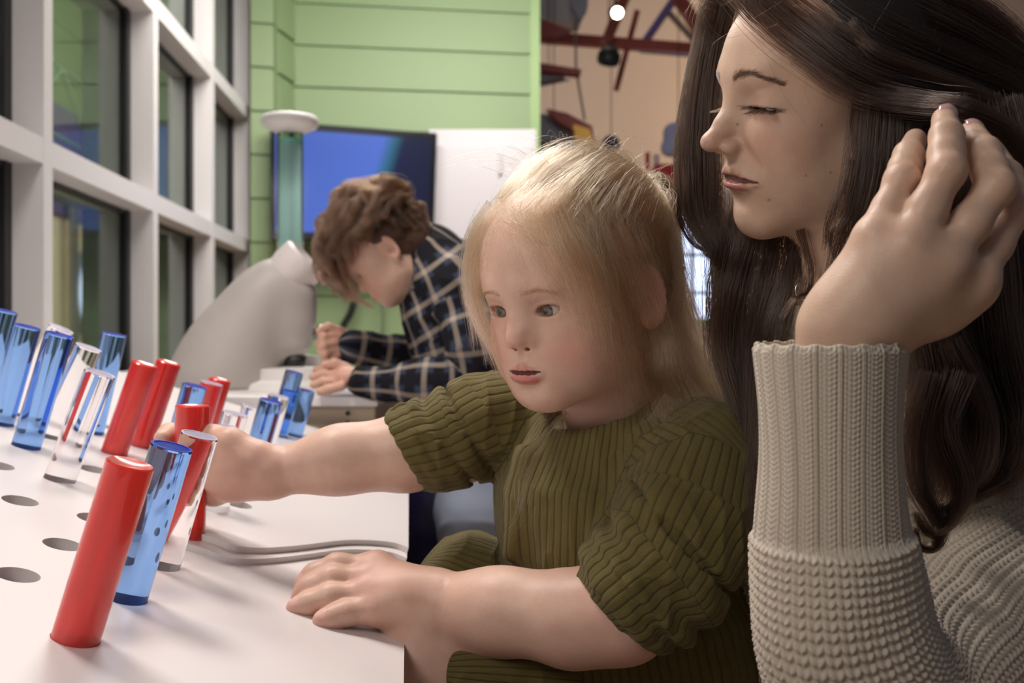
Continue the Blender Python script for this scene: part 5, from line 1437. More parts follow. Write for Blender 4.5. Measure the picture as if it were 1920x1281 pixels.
# ================================================================ the woman in the cream knitted sweater
F_W = Frame(W(1551, 184, 0.83), (-math.cos(math.radians(13)), -math.sin(math.radians(13)), -0.07), (-0.07, -0.27, 1), 0.96)
SKIN_W = skin_mat('woman_skin')
WARM_A, WELB, WSHO = W(1592, 655, 0.622), W(1625, 1285, 0.655), W(2040, 1020, 0.84)
def woman_body():
    c = Clay(); head_clay(c, F_W, ADULT); c.frame(None)
    nb = W(1640, 660, 0.87)
    c.cone(F_W.to_world((0, -0.02, -0.05)), nb, 0.052, 0.054, 0.03, tag='neck')
    c.cone(nb, W(1650, 820, 0.91), 0.06, 0.085, 0.04)
    c.cone(W(1650, 820, 0.92), W(1640, 1350, 0.94), 0.085, 0.09, 0.04)
    c.cone(W(1640, 800, 0.90), WSHO, 0.06, 0.045, 0.03); c.cone(WSHO, WELB, 0.036, 0.034, 0.02)
    c.cone(WELB, W(1562, 900, 0.625), 0.035, 0.030, 0.02)
    fl = ((0.25, -1.0, 0.0), 0.74)
    c.chain([W(1562, 920, 0.625), W(1564, 780, 0.623), W(1597, 635, 0.622)], [0.031, 0.031, 0.0345], 0.02, flat=fl, kj=0.02)
    mc = [W(1643, 452, 0.612), W(1704, 462, 0.602), W(1768, 492, 0.602), W(1822, 530, 0.612)]
    pip = [W(1690, 338, 0.622), W(1774, 322, 0.602), W(1866, 352, 0.603), W(1904, 392, 0.620)]
    dip = [W(1704, 292, 0.640), W(1775, 256, 0.618), W(1846, 288, 0.622), W(1888, 330, 0.645)]
    tip = [W(1716, 262, 0.672), W(1771, 224, 0.640), W(1822, 250, 0.650), W(1862, 284, 0.675)]
    R = [0.0098, 0.0106, 0.0108, 0.0100]
    for i in range(4):
        r = R[i]
        c.chain([mc[i], mc[i] * 0.5 + pip[i] * 0.5, pip[i], pip[i] * 0.5 + dip[i] * 0.5, dip[i], tip[i]], [r * 1.08, r * 1.04, r * 1.0, r * 0.95, r * 0.90, r * 0.76], 0.0035, tag='finger', kj=0.006)
        c.ell(pip[i] + np.array([0.001, -0.0050, 0.001]), 0.0058, 0.008)
        c.cone(W(1597, 615, 0.622), mc[i], 0.026, 0.0135, 0.012)
        c.ell(mc[i] + np.array([0, -0.005, 0]), 0.0100, 0.012)
    c.cone(W(1640, 560, 0.614), W(1710, 520, 0.610), 0.026, 0.022, 0.02)
    c.ell(W(1745, 560, 0.625), (0.026, 0.020, 0.024), 0.02)
    c.chain([W(1730, 590, 0.640), W(1800, 540, 0.660), W(1850, 480, 0.675), W(1868, 420, 0.690)], [0.016, 0.0135, 0.0115, 0.009], 0.006, kj=0.006)
    skin = (0.600, 0.410, 0.300)
    def post(V, Q):
        col = face_color(V, c, F_W, ADULT, skin, (0.40, 0.135, 0.125), (0.56, 0.22, 0.17), ((0.036, 0.060, -0.036), (0.022, 0.03, 0.016)))
        pts = [(p, 0.012, 0.35) for p in pip] + [(t, 0.011, 0.5) for t in tip] + [(m, 0.018, 0.2) for m in mc]
        for m, r, a in pts:
            w = np.exp(-(((V - m) ** 2).sum(1) / r ** 2)) * a
            col = col * (1 - w[:, None]) + np.array((0.60, 0.30, 0.21)) * w[:, None]
        # moles
        L = F_W.to_local(V)
        for x, y, z in ((0.052, 0.040, -0.020), (0.046, 0.050, -0.060), (0.030, 0.068, -0.082), (0.055, 0.030, -0.058), (0.020, 0.090, -0.020)):
            d = np.sqrt((L[:, 1] - y) ** 2 + (L[:, 2] - z) ** 2) + (np.abs(L).max(1) > 0.11) + (L[:, 0] < 0)
            w = sstep(0.0014, 0.0007, d) * 0.6; col = col * (1 - w[:, None]) + np.array((0.12, 0.06, 0.04)) * w[:, None]
        return V, {'col': col}
    lo = np.array([0.10, 0.55, 0.50]); hi = np.array([0.60, 1.02, 1.30])
    o, V, Q = clay_obj('person', c, 0.00135, lo, hi, SKIN_W, post=post)
    props(o, 'person in a cream knitted sweater brushing long dark hair back with one hand', 'person')
    # nails
    nm = simple('nail_polish', (0.55, 0.33, 0.30), 0.12, Coat_Weight=0.8)
    for i, nd in ((1, (0.05, -0.75, 0.65)), (2, (0.1, -0.55, 0.8))):
        nn = np.array(nd, float); nn /= np.linalg.norm(nn)
        along = tip[i] - dip[i]; along -= nn * (along @ nn); along /= np.linalg.norm(along); sd = np.cross(nn, along)
        Vn = []; Fn = []; cen = tip[i] + nn * 0.0058 + along * 0.0015; A, B = 9, 13
        for a in range(A):
            for b in range(B):
                x = (a / (A - 1) * 2 - 1) * 0.0058; y = (b / (B - 1) * 2 - 1)
                ww = math.sqrt(max(0.02, 1 - max(0, y) ** 3)) if y > 0 else 1
                Vn.append(cen + sd * x * ww + along * y * 0.0062 + nn * (0.0022 * (1 - (x / 0.0058) ** 2) - 0.0012 * y * y))
        for a in range(A - 1):
            for b in range(B - 1): Fn.append([a * B + b, (a + 1) * B + b, (a + 1) * B + b + 1, a * B + b + 1])
        me = mesh_np('fingernail', Vn, Fn); ob = link('fingernail', me, None, nm); under(ob, o)
        so = ob.modifiers.new('thick', 'SOLIDIFY'); so.thickness = 0.0008
    return o
woman = woman_body()
EYE_W = eye_mat('woman_eye', (0.05, 0.03, 0.02))
for s_ in (1, -1): eyeball(woman, F_W, ADULT, s_, (0.0, 1, -0.75), EYE_W)

# upper teeth just visible between the lips
tm = simple('tooth_enamel', (0.72, 0.66, 0.58), 0.2); Vt = []; Ft = []
for i in range(13):
    x = (i / 12 * 2 - 1) * 0.016
    for z in (-0.0600, -0.0655): Vt.append(F_W.to_world((x, 0.0822 - 26 * x * x - (0.0008 if i % 2 else 0), z)))
for i in range(12): Ft.append([2 * i, 2 * i + 1, 2 * i + 3, 2 * i + 2])
ob = link('teeth', mesh_np('teeth', Vt, Ft), None, tm); under(ob, woman); ob.modifiers.new('thick', 'SOLIDIFY').thickness = 0.001
# ---- sweater
def knit_cuff(u, v):
    P = 0.0142; p = (u / P) % 1.0; q = 0.0031
    d = np.minimum(p, 1 - p)
    cord = np.exp(-((d - 0.045) / 0.035) ** 2) * 1.0
    x = np.abs(p - 0.5) * 2
    st = 0.5 + 0.5 * np.cos(2 * np.pi * (v / q + x * 1.1))
    col = np.sin(np.pi * np.clip((0.78 - x) / 0.39, 0, 2)) ** 2
    fieldh = 0.15 + 0.75 * st * (0.35 + 0.65 * col)
    gro = np.exp(-((d - 0.13) / 0.03) ** 2)
    return np.where(d < 0.13, cord + 0.08 * np.cos(2 * np.pi * v / q), fieldh) - 0.5 * gro

def knit_body(u, v):
    P = 0.0098; q = 0.0058
    p = (u / P) % 1.0; x = np.abs(p - 0.5) * 2
    st = 0.5 + 0.5 * np.cos(2 * np.pi * (v / q + x * 0.42))
    leg = np.sin(np.pi * x) ** 0.7
    row = (np.floor(v / q + x * 0.42)) % 2
    return (0.2 + 0.95 * st * leg) * (0.85 + 0.15 * row)

def wool_mat():
    m, nt, b = mat_new('cream_wool'); N, L = nt.nodes, nt.links
    tc = N.new('ShaderNodeTexCoord'); no = N.new('ShaderNodeTexNoise'); no.inputs['Scale'].default_value = 900; no.inputs['Detail'].default_value = 3
    L.new(tc.outputs['Object'], no.inputs['Vector'])
    cr = N.new('ShaderNodeMixRGB'); cr.inputs[1].default_value = (0.50, 0.43, 0.345, 1); cr.inputs[2].default_value = (0.66, 0.585, 0.48, 1)
    L.new(no.outputs['Fac'], cr.inputs[0]); L.new(cr.outputs[0], b.inputs['Base Color'])
    bp = N.new('ShaderNodeBump'); bp.inputs['Strength'].default_value = 0.5; bp.inputs['Distance'].default_value = 0.0005
    L.new(no.outputs['Fac'], bp.inputs['Height']); L.new(bp.outputs[0], b.inputs['Normal'])
    b.inputs['Roughness'].default_value = 0.9; b.inputs['Sheen Weight'].default_value = 0.25; b.inputs['Specular IOR Level'].default_value = 0.15
    return m
WOOL = wool_mat()

def knit_sleeve():
    ctrl = [W(1556, 648, 0.622), W(1556, 850, 0.624), W(1560, 1020, 0.628), W(1584, 1190, 0.640), W(1650, 1296, 0.668), W(1770, 1225, 0.72), W(1910, 1115, 0.775), W(2080, 1010, 0.84)]
    rad = [0.0480, 0.0440, 0.0475, 0.0560, 0.0600, 0.0620, 0.0640, 0.0700]
    C = spline(ctrl, 1600); seg = np.linalg.norm(np.diff(C, axis=0), axis=1); S = np.concatenate([[0], np.cumsum(seg)])
    Ltot = S[-1]; n = int(Ltot / 0.00075); s = np.linspace(0, Ltot, n)
    Cc = np.stack([np.interp(s, S, C[:, i]) for i in range(3)], 1)
    tr = np.interp(s, S, np.linspace(0, len(rad) - 1, 1600)); Rr = spline(np.array(rad)[:, None], 800)[:, 0]; Rr = np.interp(tr, np.linspace(0, len(rad) - 1, 800), Rr)
    T = np.gradient(Cc, axis=0)
    for _ in range(60): T[1:-1] = (T[:-2] + T[1:-1] + T[2:]) / 3
    T /= np.linalg.norm(T, axis=1)[:, None]
    # rings stay roughly level at the cuff
    ref = np.array([0, 1.0, 0.25]); Uv = ref - T * (T @ ref)[:, None]; Uv /= np.linalg.norm(Uv, axis=1)[:, None]; Wv = np.cross(T, Uv)
    m = 520; th = np.linspace(0, 2 * math.pi, m, endpoint=False)
    cuffL = 0.118
    # inner lip: start inside the cuff
    rows = []; vv = []; kind = []
    lip = 44
    for j in range(lip): rows.append((0, 0.034 * (1 - j / lip), 'in'))
    V = []
    th2 = th[None, :]
    u = th2 * 0.0465
    circ = 2 * math.pi * 0.0465
    uc = th2 / (2 * math.pi) * round(circ / 0.0142) * 0.0142; ub = th2 / (2 * math.pi) * round(2 * math.pi * 0.055 / 0.0098) * 0.0098
    s2 = s[:, None]
    w = sstep(cuffL - 0.004, cuffL + 0.004, s2)
    H = knit_cuff(uc, s2) * (1 - w) * 0.0017 + knit_body(ub, s2) * w * 0.0030
    und = 0.0012 * np.sin(s2 * 60 + 1.3 * np.sin(th2 * 3)) * w + 0.0016 * np.sin(th2 * 2 + s2 * 30)
    rimscal = np.exp(-(s2 / 0.004) ** 2) * 0.0006
    R2 = Rr[:, None] + H + und - 0.001 - (1 - sstep(0.0, 0.003, s2)) * 0.0016 + 0.004 * (1 - sstep(0, 0.05, s2)) * np.maximum(0, -np.cos(th2 + 1.2)) * 0
    # squash front to back a little
    ex = 1.0 - 0.10 * (1 - w)
    P = Cc[:, None, :] + (Uv[:, None, :] * np.cos(th2)[..., None] * ex[..., None] + Wv[:, None, :] * np.sin(th2)[..., None]) * R2[..., None]
    zsc = (0.0012 * np.cos(uc / 0.0142 * 2 * np.pi) ) * np.exp(-(s2 / 0.006) ** 2)
    tiltv = 0.007 * np.sin(th2 + 0.0) * np.exp(-(s2 / 0.05) ** 2)
    P = P - T[:, None, :] * (zsc + 0 * tiltv)[..., None]
    inner = []
    for j in range(lip):
        d = 0.034 * (1 - j / lip); i0 = int(d / 0.00075)
        q = Cc[i0][None, :] + (Uv[i0] * np.cos(th)[:, None] * 0.9 + Wv[i0] * np.sin(th)[:, None]) * (Rr[i0] - 0.0045 + 0.0011 * knit_cuff(uc[0], np.full(m, d)))[:, None]
        inner.append(q)
    # rounded rim
    rim = []
    for a in (0.2, 0.5, 0.8):
        rim.append(P[0] * a + inner[-1] * (1 - a) - T[0] * 0.0022 * math.sin(a * math.pi) - T[0] * zsc[0][:, None] * 0)
    P = np.concatenate([np.array(inner), np.array(rim), P], 0)
    n2 = P.shape[0]
    I = np.arange(n2 - 1)[:, None] * m + np.arange(m)[None, :]; J = np.arange(n2 - 1)[:, None] * m + (np.arange(m)[None, :] + 1) % m
    F = np.stack([I, J, J + m, I + m], -1).reshape(-1, 4)
    me = mesh_np('sweater_sleeve', P.reshape(-1, 3), F)
    return me
def sweater():
    c = Clay()
    c.cone(W(1650, 800, 0.91), W(1640, 1350, 0.93), 0.135, 0.150, 0.04, tag='t', flat=((-0.3, -1, 0), 0.8))
    c.cone(W(1640, 790, 0.90), W(2050, 900, 0.85), 0.080, 0.070, 0.04, tag='t')
    c.cone(W(1640, 790, 0.90), W(1440, 830, 0.985), 0.085, 0.075, 0.04, tag='t')
    c.cone(W(1440, 830, 0.99), W(1420, 1250, 1.05), 0.065, 0.055, 0.03, tag='t')
    c.chain([W(1620, 600, 0.87), W(1632, 650, 0.875), W(1645, 720, 0.89)], [0.066, 0.068, 0.090], 0.03, tag='c', kj=0.03)
    c.cone(W(1620, 660, 0.872), W(1610, 560, 0.865), 0.056, 0.058, 0.004, 's')
    def post(V, Q):
        u, v, _ = axis_uv(V, [W(1615, 560, 0.86), W(1645, 720, 0.89), W(1640, 1350, 0.93)], (-0.5, -1, 0), 0.12)
        N = normals_np(V, Q)
        return V + N * (knit_body(u, v) * 0.0026 - 0.001)[:, None], {}
    o, V, Q = clay_obj('sweater', c, 0.0018, [0.14, 0.62, 0.54], [0.62, 1.12, 1.03], WOOL, parent=woman, post=post, smooth=1)
    me = knit_sleeve(); s = link('sleeve', me, None, WOOL); under(s, o)
    s.matrix_parent_inverse = Matrix.Identity(4)
    return o
sweater()
# ---- the woman's long dark hair, brows and lashes
me_ = woman.data; nv = len(me_.vertices); WV = np.zeros(nv * 3, np.float32); me_.vertices.foreach_get('co', WV); WV = WV.reshape(-1, 3)
WQ = np.zeros(len(me_.loops), np.int32); me_.loops.foreach_get('vertex_index', WQ); WQ = WQ.reshape(-1, 4)
hc_ = F_W.to_local(WV); keepv = np.abs(hc_).max(1) < 0.135; WQh = WQ[keepv[WQ].all(1)]
# only the head, so that rays do not stop at the raised hand
hand_cut = WV[:, 1] > 0.70; WQh = WQh[hand_cut[WQh].all(1)]
WB, WS = surf_fn(WV, WQh, F_W)
HAIR_W = hair_mat('dark_brown_hair', (0.022, 0.0110, 0.0065), 0.19, 0.85)
def woman_hair():
    H = Hair(23); rng = H.rng
    def L(pts, rad, n, **k):
        C = []
        for p in pts:
            if len(p) == 3 and p[2] > 0.2: C.append(W(*p))
            else: C.append(WS(p[0], p[1], p[2] if len(p) == 3 else 0.01, Y=0.83))
        k.setdefault('r', 0.00012); k.setdefault('n', 26)
        H.lock(C, rad, n, **k)
    # far curtain, beyond the profile, falling past the cheek and curling in under the chin
    for x0, dx, Y, n in ((1352, 0, 0.90, 380), (1345, -12, 0.905, 330), (1362, 14, 0.90, 420), (1340, -22, 0.91, 200)):
        L([(x0 + 14, -60, Y - 0.03), (x0 - 14 + dx * 0.3, 60, Y), (x0 - 34 + dx * 0.6, 180, Y), (x0 - 42 + dx, 300, Y), (x0 - 34 + dx, 400, Y), (x0 - 2 + dx * 0.6, 470, Y - 0.01), (x0 + 30, 520, Y - 0.01)], [0.012, 0.010, 0.011, 0.013, 0.013, 0.010, 0.006], n, wave=0.003, clumps=9, lenvar=0.25)
    L([(1335, 60, 0.90), (1296, 220, 0.91), (1277, 330, 0.91), (1274, 400, 0.91), (1300, 455, 0.905), (1350, 478, 0.90)], [0.003, 0.003, 0.004, 0.004, 0.003, 0.002], 90, clumps=3)
    # mass under the chin and down the front
    for a, n, Y in (((1385, 1372, 1362, 1352, 1385, 1410), 420, 0.90), ((1420, 1408, 1392, 1380, 1405, 1420), 460, 0.885), ((1455, 1450, 1435, 1415, 1412, 1418), 460, 0.87), ((1490, 1492, 1475, 1440, 1428, 1425), 380, 0.855), ((1372, 1352, 1343, 1350, 1390, 1412), 260, 0.92), ((1400, 1395, 1375, 1362, 1390, 1416), 260, 0.88)):
        L([(a[0], 360, Y + 0.02), (a[1], 450, Y), (a[2], 540, Y), (a[3], 660, Y - 0.02), (a[4], 780, Y - 0.04), (a[5], 900, Y - 0.06)], [0.012, 0.014, 0.015, 0.014, 0.011, 0.006], n, wave=0.006, wfreq=1.1, clumps=9, lenvar=0.35)
    L([(1500, 430, 0.82), (1520, 500, 0.82), (1515, 545, 0.815), (1490, 560, 0.81), (1462, 600, 0.81)], [0.004, 0.004, 0.003, 0.003, 0.003], 60, clumps=3)
    for x in (1404, 1412, 1422): L([(x, 860, 0.80), (x + 6, 960, 0.79), (x + 2, 1080, 0.78), (x + 10, 1180, 0.78)], [0.005, 0.005, 0.004, 0.003], 30, clumps=3, wave=0.004)
    # crown: from the parting over the top and back towards the ear, above the temple
    rows = [((1372, -30), (1430, 30), (1500, 90), (1590, 155), (1690, 190), (1790, 215), (1900, 262)),
            ((1385, -60), (1450, 5), (1530, 65), (1620, 120), (1720, 160), (1820, 195), (1930, 250)),
            ((1400, -90), (1480, -20), (1570, 35), (1670, 85), (1770, 125), (1870, 170), (1960, 240)),
            ((1420, -120), (1520, -50), (1620, 0), (1720, 45), (1810, 90), (1900, 150), (1970, 240)),
            ((1450, -150), (1560, -90), (1670, -40), (1770, 10), (1860, 70), (1930, 150), (1980, 250))]
    for i, r_ in enumerate(rows):
        Ys = [0.80, 0.775, 0.752, 0.738, 0.735, 0.745, 0.76]
        for j in range(3):
            L([(x + 8 * j, y - 12 * j, Ys[k] + 0.010 * i - 0.003 * j) for k, (x, y) in enumerate(r_)], [0.010, 0.013, 0.014, 0.013, 0.013, 0.013, 0.013], 330, wave=0.003, wfreq=0.9, clumps=8, lenvar=0.05, cl=0.5)
    # the thick lock tucked over the fingertips
    L([(1470, 70, 0.772), (1560, 140, 0.752), (1640, 178, 0.732), (1730, 196, 0.700), (1810, 205, 0.672), (1890, 250, 0.690), (1950, 330, 0.72)], [0.007, 0.010, 0.012, 0.012, 0.011, 0.012, 0.013], 520, clumps=6, wave=0.003, cl=0.7, lenvar=0.05)
    L([(1580, 20, 0.765), (1600, 60, 0.745), (1640, 100, 0.735), (1720, 130, 0.73), (1800, 158, 0.725), (1880, 190, 0.73)], [0.003, 0.006, 0.007, 0.007, 0.008, 0.008], 260, clumps=4, tint=0.95, cl=0.7)
    # temple hair falling beside the cheek
    for a, Y, n in (((1625, 1618, 1608, 1590, 1568, 1552), 0.748, 260), ((1645, 1640, 1632, 1618, 1600, 1580), 0.742, 420), ((1672, 1670, 1664, 1655, 1645, 1630), 0.738, 480), ((1705, 1704, 1700, 1692, 1684, 1670), 0.735, 480), ((1745, 1748, 1748, 1740, 1730, 1720), 0.732, 480), ((1790, 1800, 1805, 1800, 1790, 1780), 0.735, 480), ((1840, 1855, 1865, 1866, 1860, 1850), 0.74, 480), ((1890, 1905, 1915, 1920, 1918, 1910), 0.75, 460), ((1930, 1950, 1960, 1965, 1960, 1950), 0.76, 300)):
        L([(a[0], 185, Y), (a[1], 250, Y - 0.004), (a[2], 320, Y - 0.004), (a[3], 400, Y), (a[4], 480, Y + 0.01), (a[5], 560, Y + 0.02)], [0.010, 0.012, 0.013, 0.014, 0.014, 0.013], n, wave=0.004, wfreq=1.0, clumps=7, lenvar=0.3)
    for pts in ([(1600, 300, 0.745), (1570, 370, 0.742), (1552, 420, 0.745), (1545, 470, 0.75)], [(1610, 330, 0.74), (1590, 400, 0.742), (1560, 440, 0.745), (1562, 480, 0.75)]):
        L(pts, [0.004, 0.004, 0.003, 0.002], 40, clumps=3)
    # long lengths behind the hand down over the shoulder, ending in curls
    for a, Y, n in (((1720, 1715, 1722, 1728, 1722), 0.735, 460), ((1760, 1752, 1760, 1770, 1752), 0.728, 520), ((1800, 1795, 1812, 1830, 1800), 0.722, 520), ((1850, 1850, 1870, 1895, 1880), 0.72, 520), ((1900, 1910, 1930, 1950, 1960), 0.722, 480), ((1780, 1770, 1790, 1800, 1775), 0.712, 420), ((1870, 1880, 1900, 1920, 1900), 0.705, 420), ((1940, 1950, 1965, 1980, 1990), 0.73, 360), ((1735, 1722, 1730, 1742, 1735), 0.718, 380)):
        L([(a[0], 440, Y), (a[1], 580, Y), (a[2], 700, Y - 0.004), (a[3], 830, Y - 0.012), (a[4], 940, Y - 0.02)], [0.014, 0.017, 0.018, 0.017, 0.012], n, wave=0.008, wfreq=1.2, clumps=8, lenvar=0.25, cl=0.7)
    L([(1745, 700, 0.70), (1720, 800, 0.695), (1722, 900, 0.69), (1760, 985, 0.685), (1752, 1028, 0.684), (1722, 1025, 0.684), (1716, 990, 0.686)], [0.010, 0.011, 0.010, 0.007, 0.004, 0.003, 0.002], 300, clumps=5, cl=0.8, lenvar=0.1)
    L([(1800, 700, 0.695), (1770, 800, 0.69), (1800, 900, 0.685), (1790, 960, 0.684), (1745, 1000, 0.684), (1715, 960, 0.686)], [0.012, 0.012, 0.011, 0.008, 0.005, 0.003], 300, clumps=5, cl=0.8, lenvar=0.1)
    L([(1780, 640, 0.70), (1830, 720, 0.695), (1860, 800, 0.69), (1850, 880, 0.685), (1800, 930, 0.683)], [0.010, 0.011, 0.010, 0.009, 0.006], 260, clumps=4, tint=0.9, cl=0.8)
    L([(1930, 830, 0.70), (1880, 900, 0.692), (1800, 940, 0.688), (1740, 960, 0.686)], [0.012, 0.010, 0.007, 0.004], 220, clumps=4, cl=0.8)
    # flyaways
    for k in range(60):
        x = rng.uniform(1330, 1900); p = W(x, rng.uniform(-20, 60) + max(0, x - 1500) * 0.3, 0.74 + rng.uniform(0, .02)); d = np.array([rng.normal(0, .02), -0.005, rng.normal(0.0, .015)]); q = np.array([rng.normal(0, .02), 0, rng.normal(0, .02)])
        H.strand(spline([p, p + d, p + d + q, p + d * 2 + q * 1.2], 12), 0.00006)
    for k in range(18):
        p = W(1345 + rng.normal(0, 6), -10 + rng.uniform(0, 30), 0.86); a = rng.uniform(0.010, 0.022)
        H.strand(spline([p, p + [-a, 0, 0.002], p + [-a * 1.3, 0, -a], p + [-a * 0.3, 0, -a * 1.8]], 12), 0.00006)
    H.build('hair', HAIR_W, woman)
    B = Hair(6)
    for s in (1, -1):
        surf_hairs(B, WB, F_W, [(s * 0.010, 0.092, 0.0165), (s * 0.022, 0.09, 0.0205), (s * 0.034, 0.085, 0.0205), (s * 0.047, 0.07, 0.0140)], (0.0018, 0.0009), 560, lambda u, s=s: (s * 1.0, -0.1, 0.75 - 1.15 * u), 0.0075, 0.00006, n=6)
        E = np.array(ADULT['eye']) * [s, 1, 1]
        for k in range(150):
            a = math.radians(-62 + 132 * k / 149) + rng.normal(0, 0.03); el = math.radians(-21 + 3 * math.cos(a * 1.6) + rng.normal(0, 1.0))
            q = ADULT['er'] * 1.145; dr = np.array([s * math.sin(a) * math.cos(el), math.cos(a) * math.cos(el), math.sin(el)]); p = E + dr * q
            o1 = np.array([s * math.sin(a) * 0.8, 0.8, -0.35]); o2 = np.array([s * math.sin(a) * 1.1, 0.8, -0.22]); Ln = 0.0120 * (0.75 + 0.4 * rng.random())
            B.strand(F_W.to_world(spline(np.array([p, p + o1 * Ln * 0.5, p + o1 * Ln * 0.5 + o2 * Ln * 0.5]), 6)), 0.00012, tint=0.0, taper=0.85)
    B.build('brows_and_lashes', hair_mat('black_brown_brow', (0.03, 0.018, 0.012), 0.3, 0.4), woman)
woman_hair()
cap = Clay(); cap.frame(F_W).ell((0, -0.020, 0.038), (0.080, 0.098, 0.088), 0.01).ell((0, -0.055, -0.03), (0.074, 0.060, 0.080), 0.03)
cap.ell((0, 0.100, -0.020), (0.110, 0.082, 0.086), 0.012, 's')
cap.frame(None)
cap.chain([W(1760, 240, 0.80), W(1800, 420, 0.79), W(1820, 620, 0.775), W(1850, 830, 0.765)], [0.050, 0.055, 0.050, 0.030], 0.03, tag='back')
cap.cone(W(1700, 250, 0.80), W(1720, 430, 0.80), 0.050, 0.045, 0.03)
clay_obj('hair_base', cap, 0.003, [0.14, 0.68, 0.80], [0.50, 1.0, 1.32], simple('dark_hair_base', (0.010, 0.006, 0.005), 0.7), parent=woman)
# small silver hoop earring
rp = W(1505, 545, 0.825); mb = MB(); mb.tube([rp + np.array([0.006 * math.cos(a), 0.001 * math.sin(a), 0.007 * math.sin(a)]) for a in np.linspace(0, 6.1, 24)], 0.0008, 8)
mb.build('earring', simple('silver', (0.7, 0.68, 0.66), 0.2, 1.0), woman, smooth=True)
# ================================================================ the boy in the checked shirt at the microscope
YBY = 2.03
F_B = Frame(W(722, 480, YBY), (-0.75, -0.10, -0.66), (-0.66, 0, 0.75), 0.98)
SKIN_B = skin_mat('boy_skin')
BSL, BSR = W(868, 540, 1.95), W(850, 500, 2.22)
BEL, BER = W(905, 712, 1.93), W(868, 690, 2.18)
BWL, BWR = W(690, 716, 1.97), W(668, 650, 2.08)
def boy_body():
    c = Clay(); head_clay(c, F_B, CHILD); c.frame(None)
    nb = W(812, 500, 2.07)
    c.cone(F_B.to_world((0, -0.025, -0.05)), nb, 0.050, 0.055, 0.04)
    c.cone(nb, W(900, 640, 2.08), 0.07, 0.10, 0.04); c.cone(W(900, 640, 2.08), W(945, 840, 2.10), 0.10, 0.11, 0.04)
    c.cone(nb, BSL, 0.045, 0.04, 0.03); c.cone(nb, BSR, 0.045, 0.04, 0.03)
    c.chain([BSL, BEL, BWL], [0.040, 0.034, 0.023], 0.02); c.chain([BSR, BER, BWR], [0.040, 0.034, 0.022], 0.02)
    # near hand lying on the stage
    c.ell(W(655, 708, 1.99), (0.034, 0.026, 0.022), 0.015)
    for i, (a, b, t) in enumerate((((640, 696, 2.01), (612, 690, 2.02), (592, 694, 2.03)), ((635, 704, 1.99), (605, 702, 2.0), (586, 708, 2.0)), ((635, 714, 1.98), (606, 716, 1.98), (588, 722, 1.98)), ((640, 724, 1.96), (615, 730, 1.96), (600, 734, 1.96)))):
        c.chain([W(*a), W(*b), W(*t)], [0.0105, 0.0095, 0.008], 0.003, kj=0.006)
    c.chain([W(650, 690, 2.0), W(628, 682, 2.0), W(608, 684, 2.0)], [0.011, 0.010, 0.008], 0.004, kj=0.006)
    # far hand turning the knob
    c.ell(W(638, 640, 2.09), (0.026, 0.028, 0.030), 0.015)
    c.chain([W(635, 620, 2.08), W(615, 614, 2.07), W(600, 620, 2.06)], [0.011, 0.010, 0.009], 0.004, kj=0.006)
    for i, (a, b, t) in enumerate((((628, 632, 2.07), (606, 634, 2.05), (598, 644, 2.07)), ((628, 644, 2.06), (606, 650, 2.04), (600, 658, 2.06)), ((630, 656, 2.06), (610, 664, 2.04), (608, 672, 2.06)), ((635, 664, 2.06), (622, 674, 2.05), (620, 680, 2.07)))):
        c.chain([W(*a), W(*b), W(*t)], [0.0105, 0.0098, 0.0085], 0.003, kj=0.006)
    # legs
    c.chain([W(920, 830, 2.05), W(905, 960, 1.99), W(900, 1180, 2.02)], [0.085, 0.072, 0.058], 0.03)
    c.chain([W(880, 840, 2.18), W(815, 960, 2.20), W(830, 1180, 2.24)], [0.085, 0.070, 0.055], 0.03)
    for x, Y in ((900, 2.02), (830, 2.24)):
        p = W(x, 1180, Y); q = np.array([p[0] - 0.01, p[1], 0.09]); c.cone(p, q, 0.055, 0.038, 0.02)
        c.cone(q - [0, 0, 0.04], q + np.array([-0.12, -0.03, -0.05]), 0.036, 0.030, 0.02)
    skin = (0.62, 0.40, 0.30)
    def post(V, Q):
        col = face_color(V, c, F_B, CHILD, skin, (0.50, 0.20, 0.17), (0.62, 0.26, 0.20), ((0.036, 0.050, -0.036), (0.024, 0.03, 0.018)))
        for m in (W(640, 710, 1.98), W(630, 640, 2.07)):
            w = np.exp(-(((V - m) ** 2).sum(1) / 0.06 ** 2)) * 0.5
            col = col * (1 - w[:, None]) + np.array((0.60, 0.27, 0.20)) * w[:, None]
        return V, {'col': col}
    o, V, Q = clay_obj('person', c, 0.0034, [-0.50, 1.80, 0.0], [0.16, 2.36, 1.32], SKIN_B, post=post)
    props(o, 'person in a dark checked flannel shirt bending over the grey microscope', 'person')
    return o
boy = boy_body()
EYE_B = eye_mat('boy_eye', (0.06, 0.04, 0.03))
for s_ in (1, -1): eyeball(boy, F_B, CHILD, s_, (0, 1, -0.3), EYE_B)

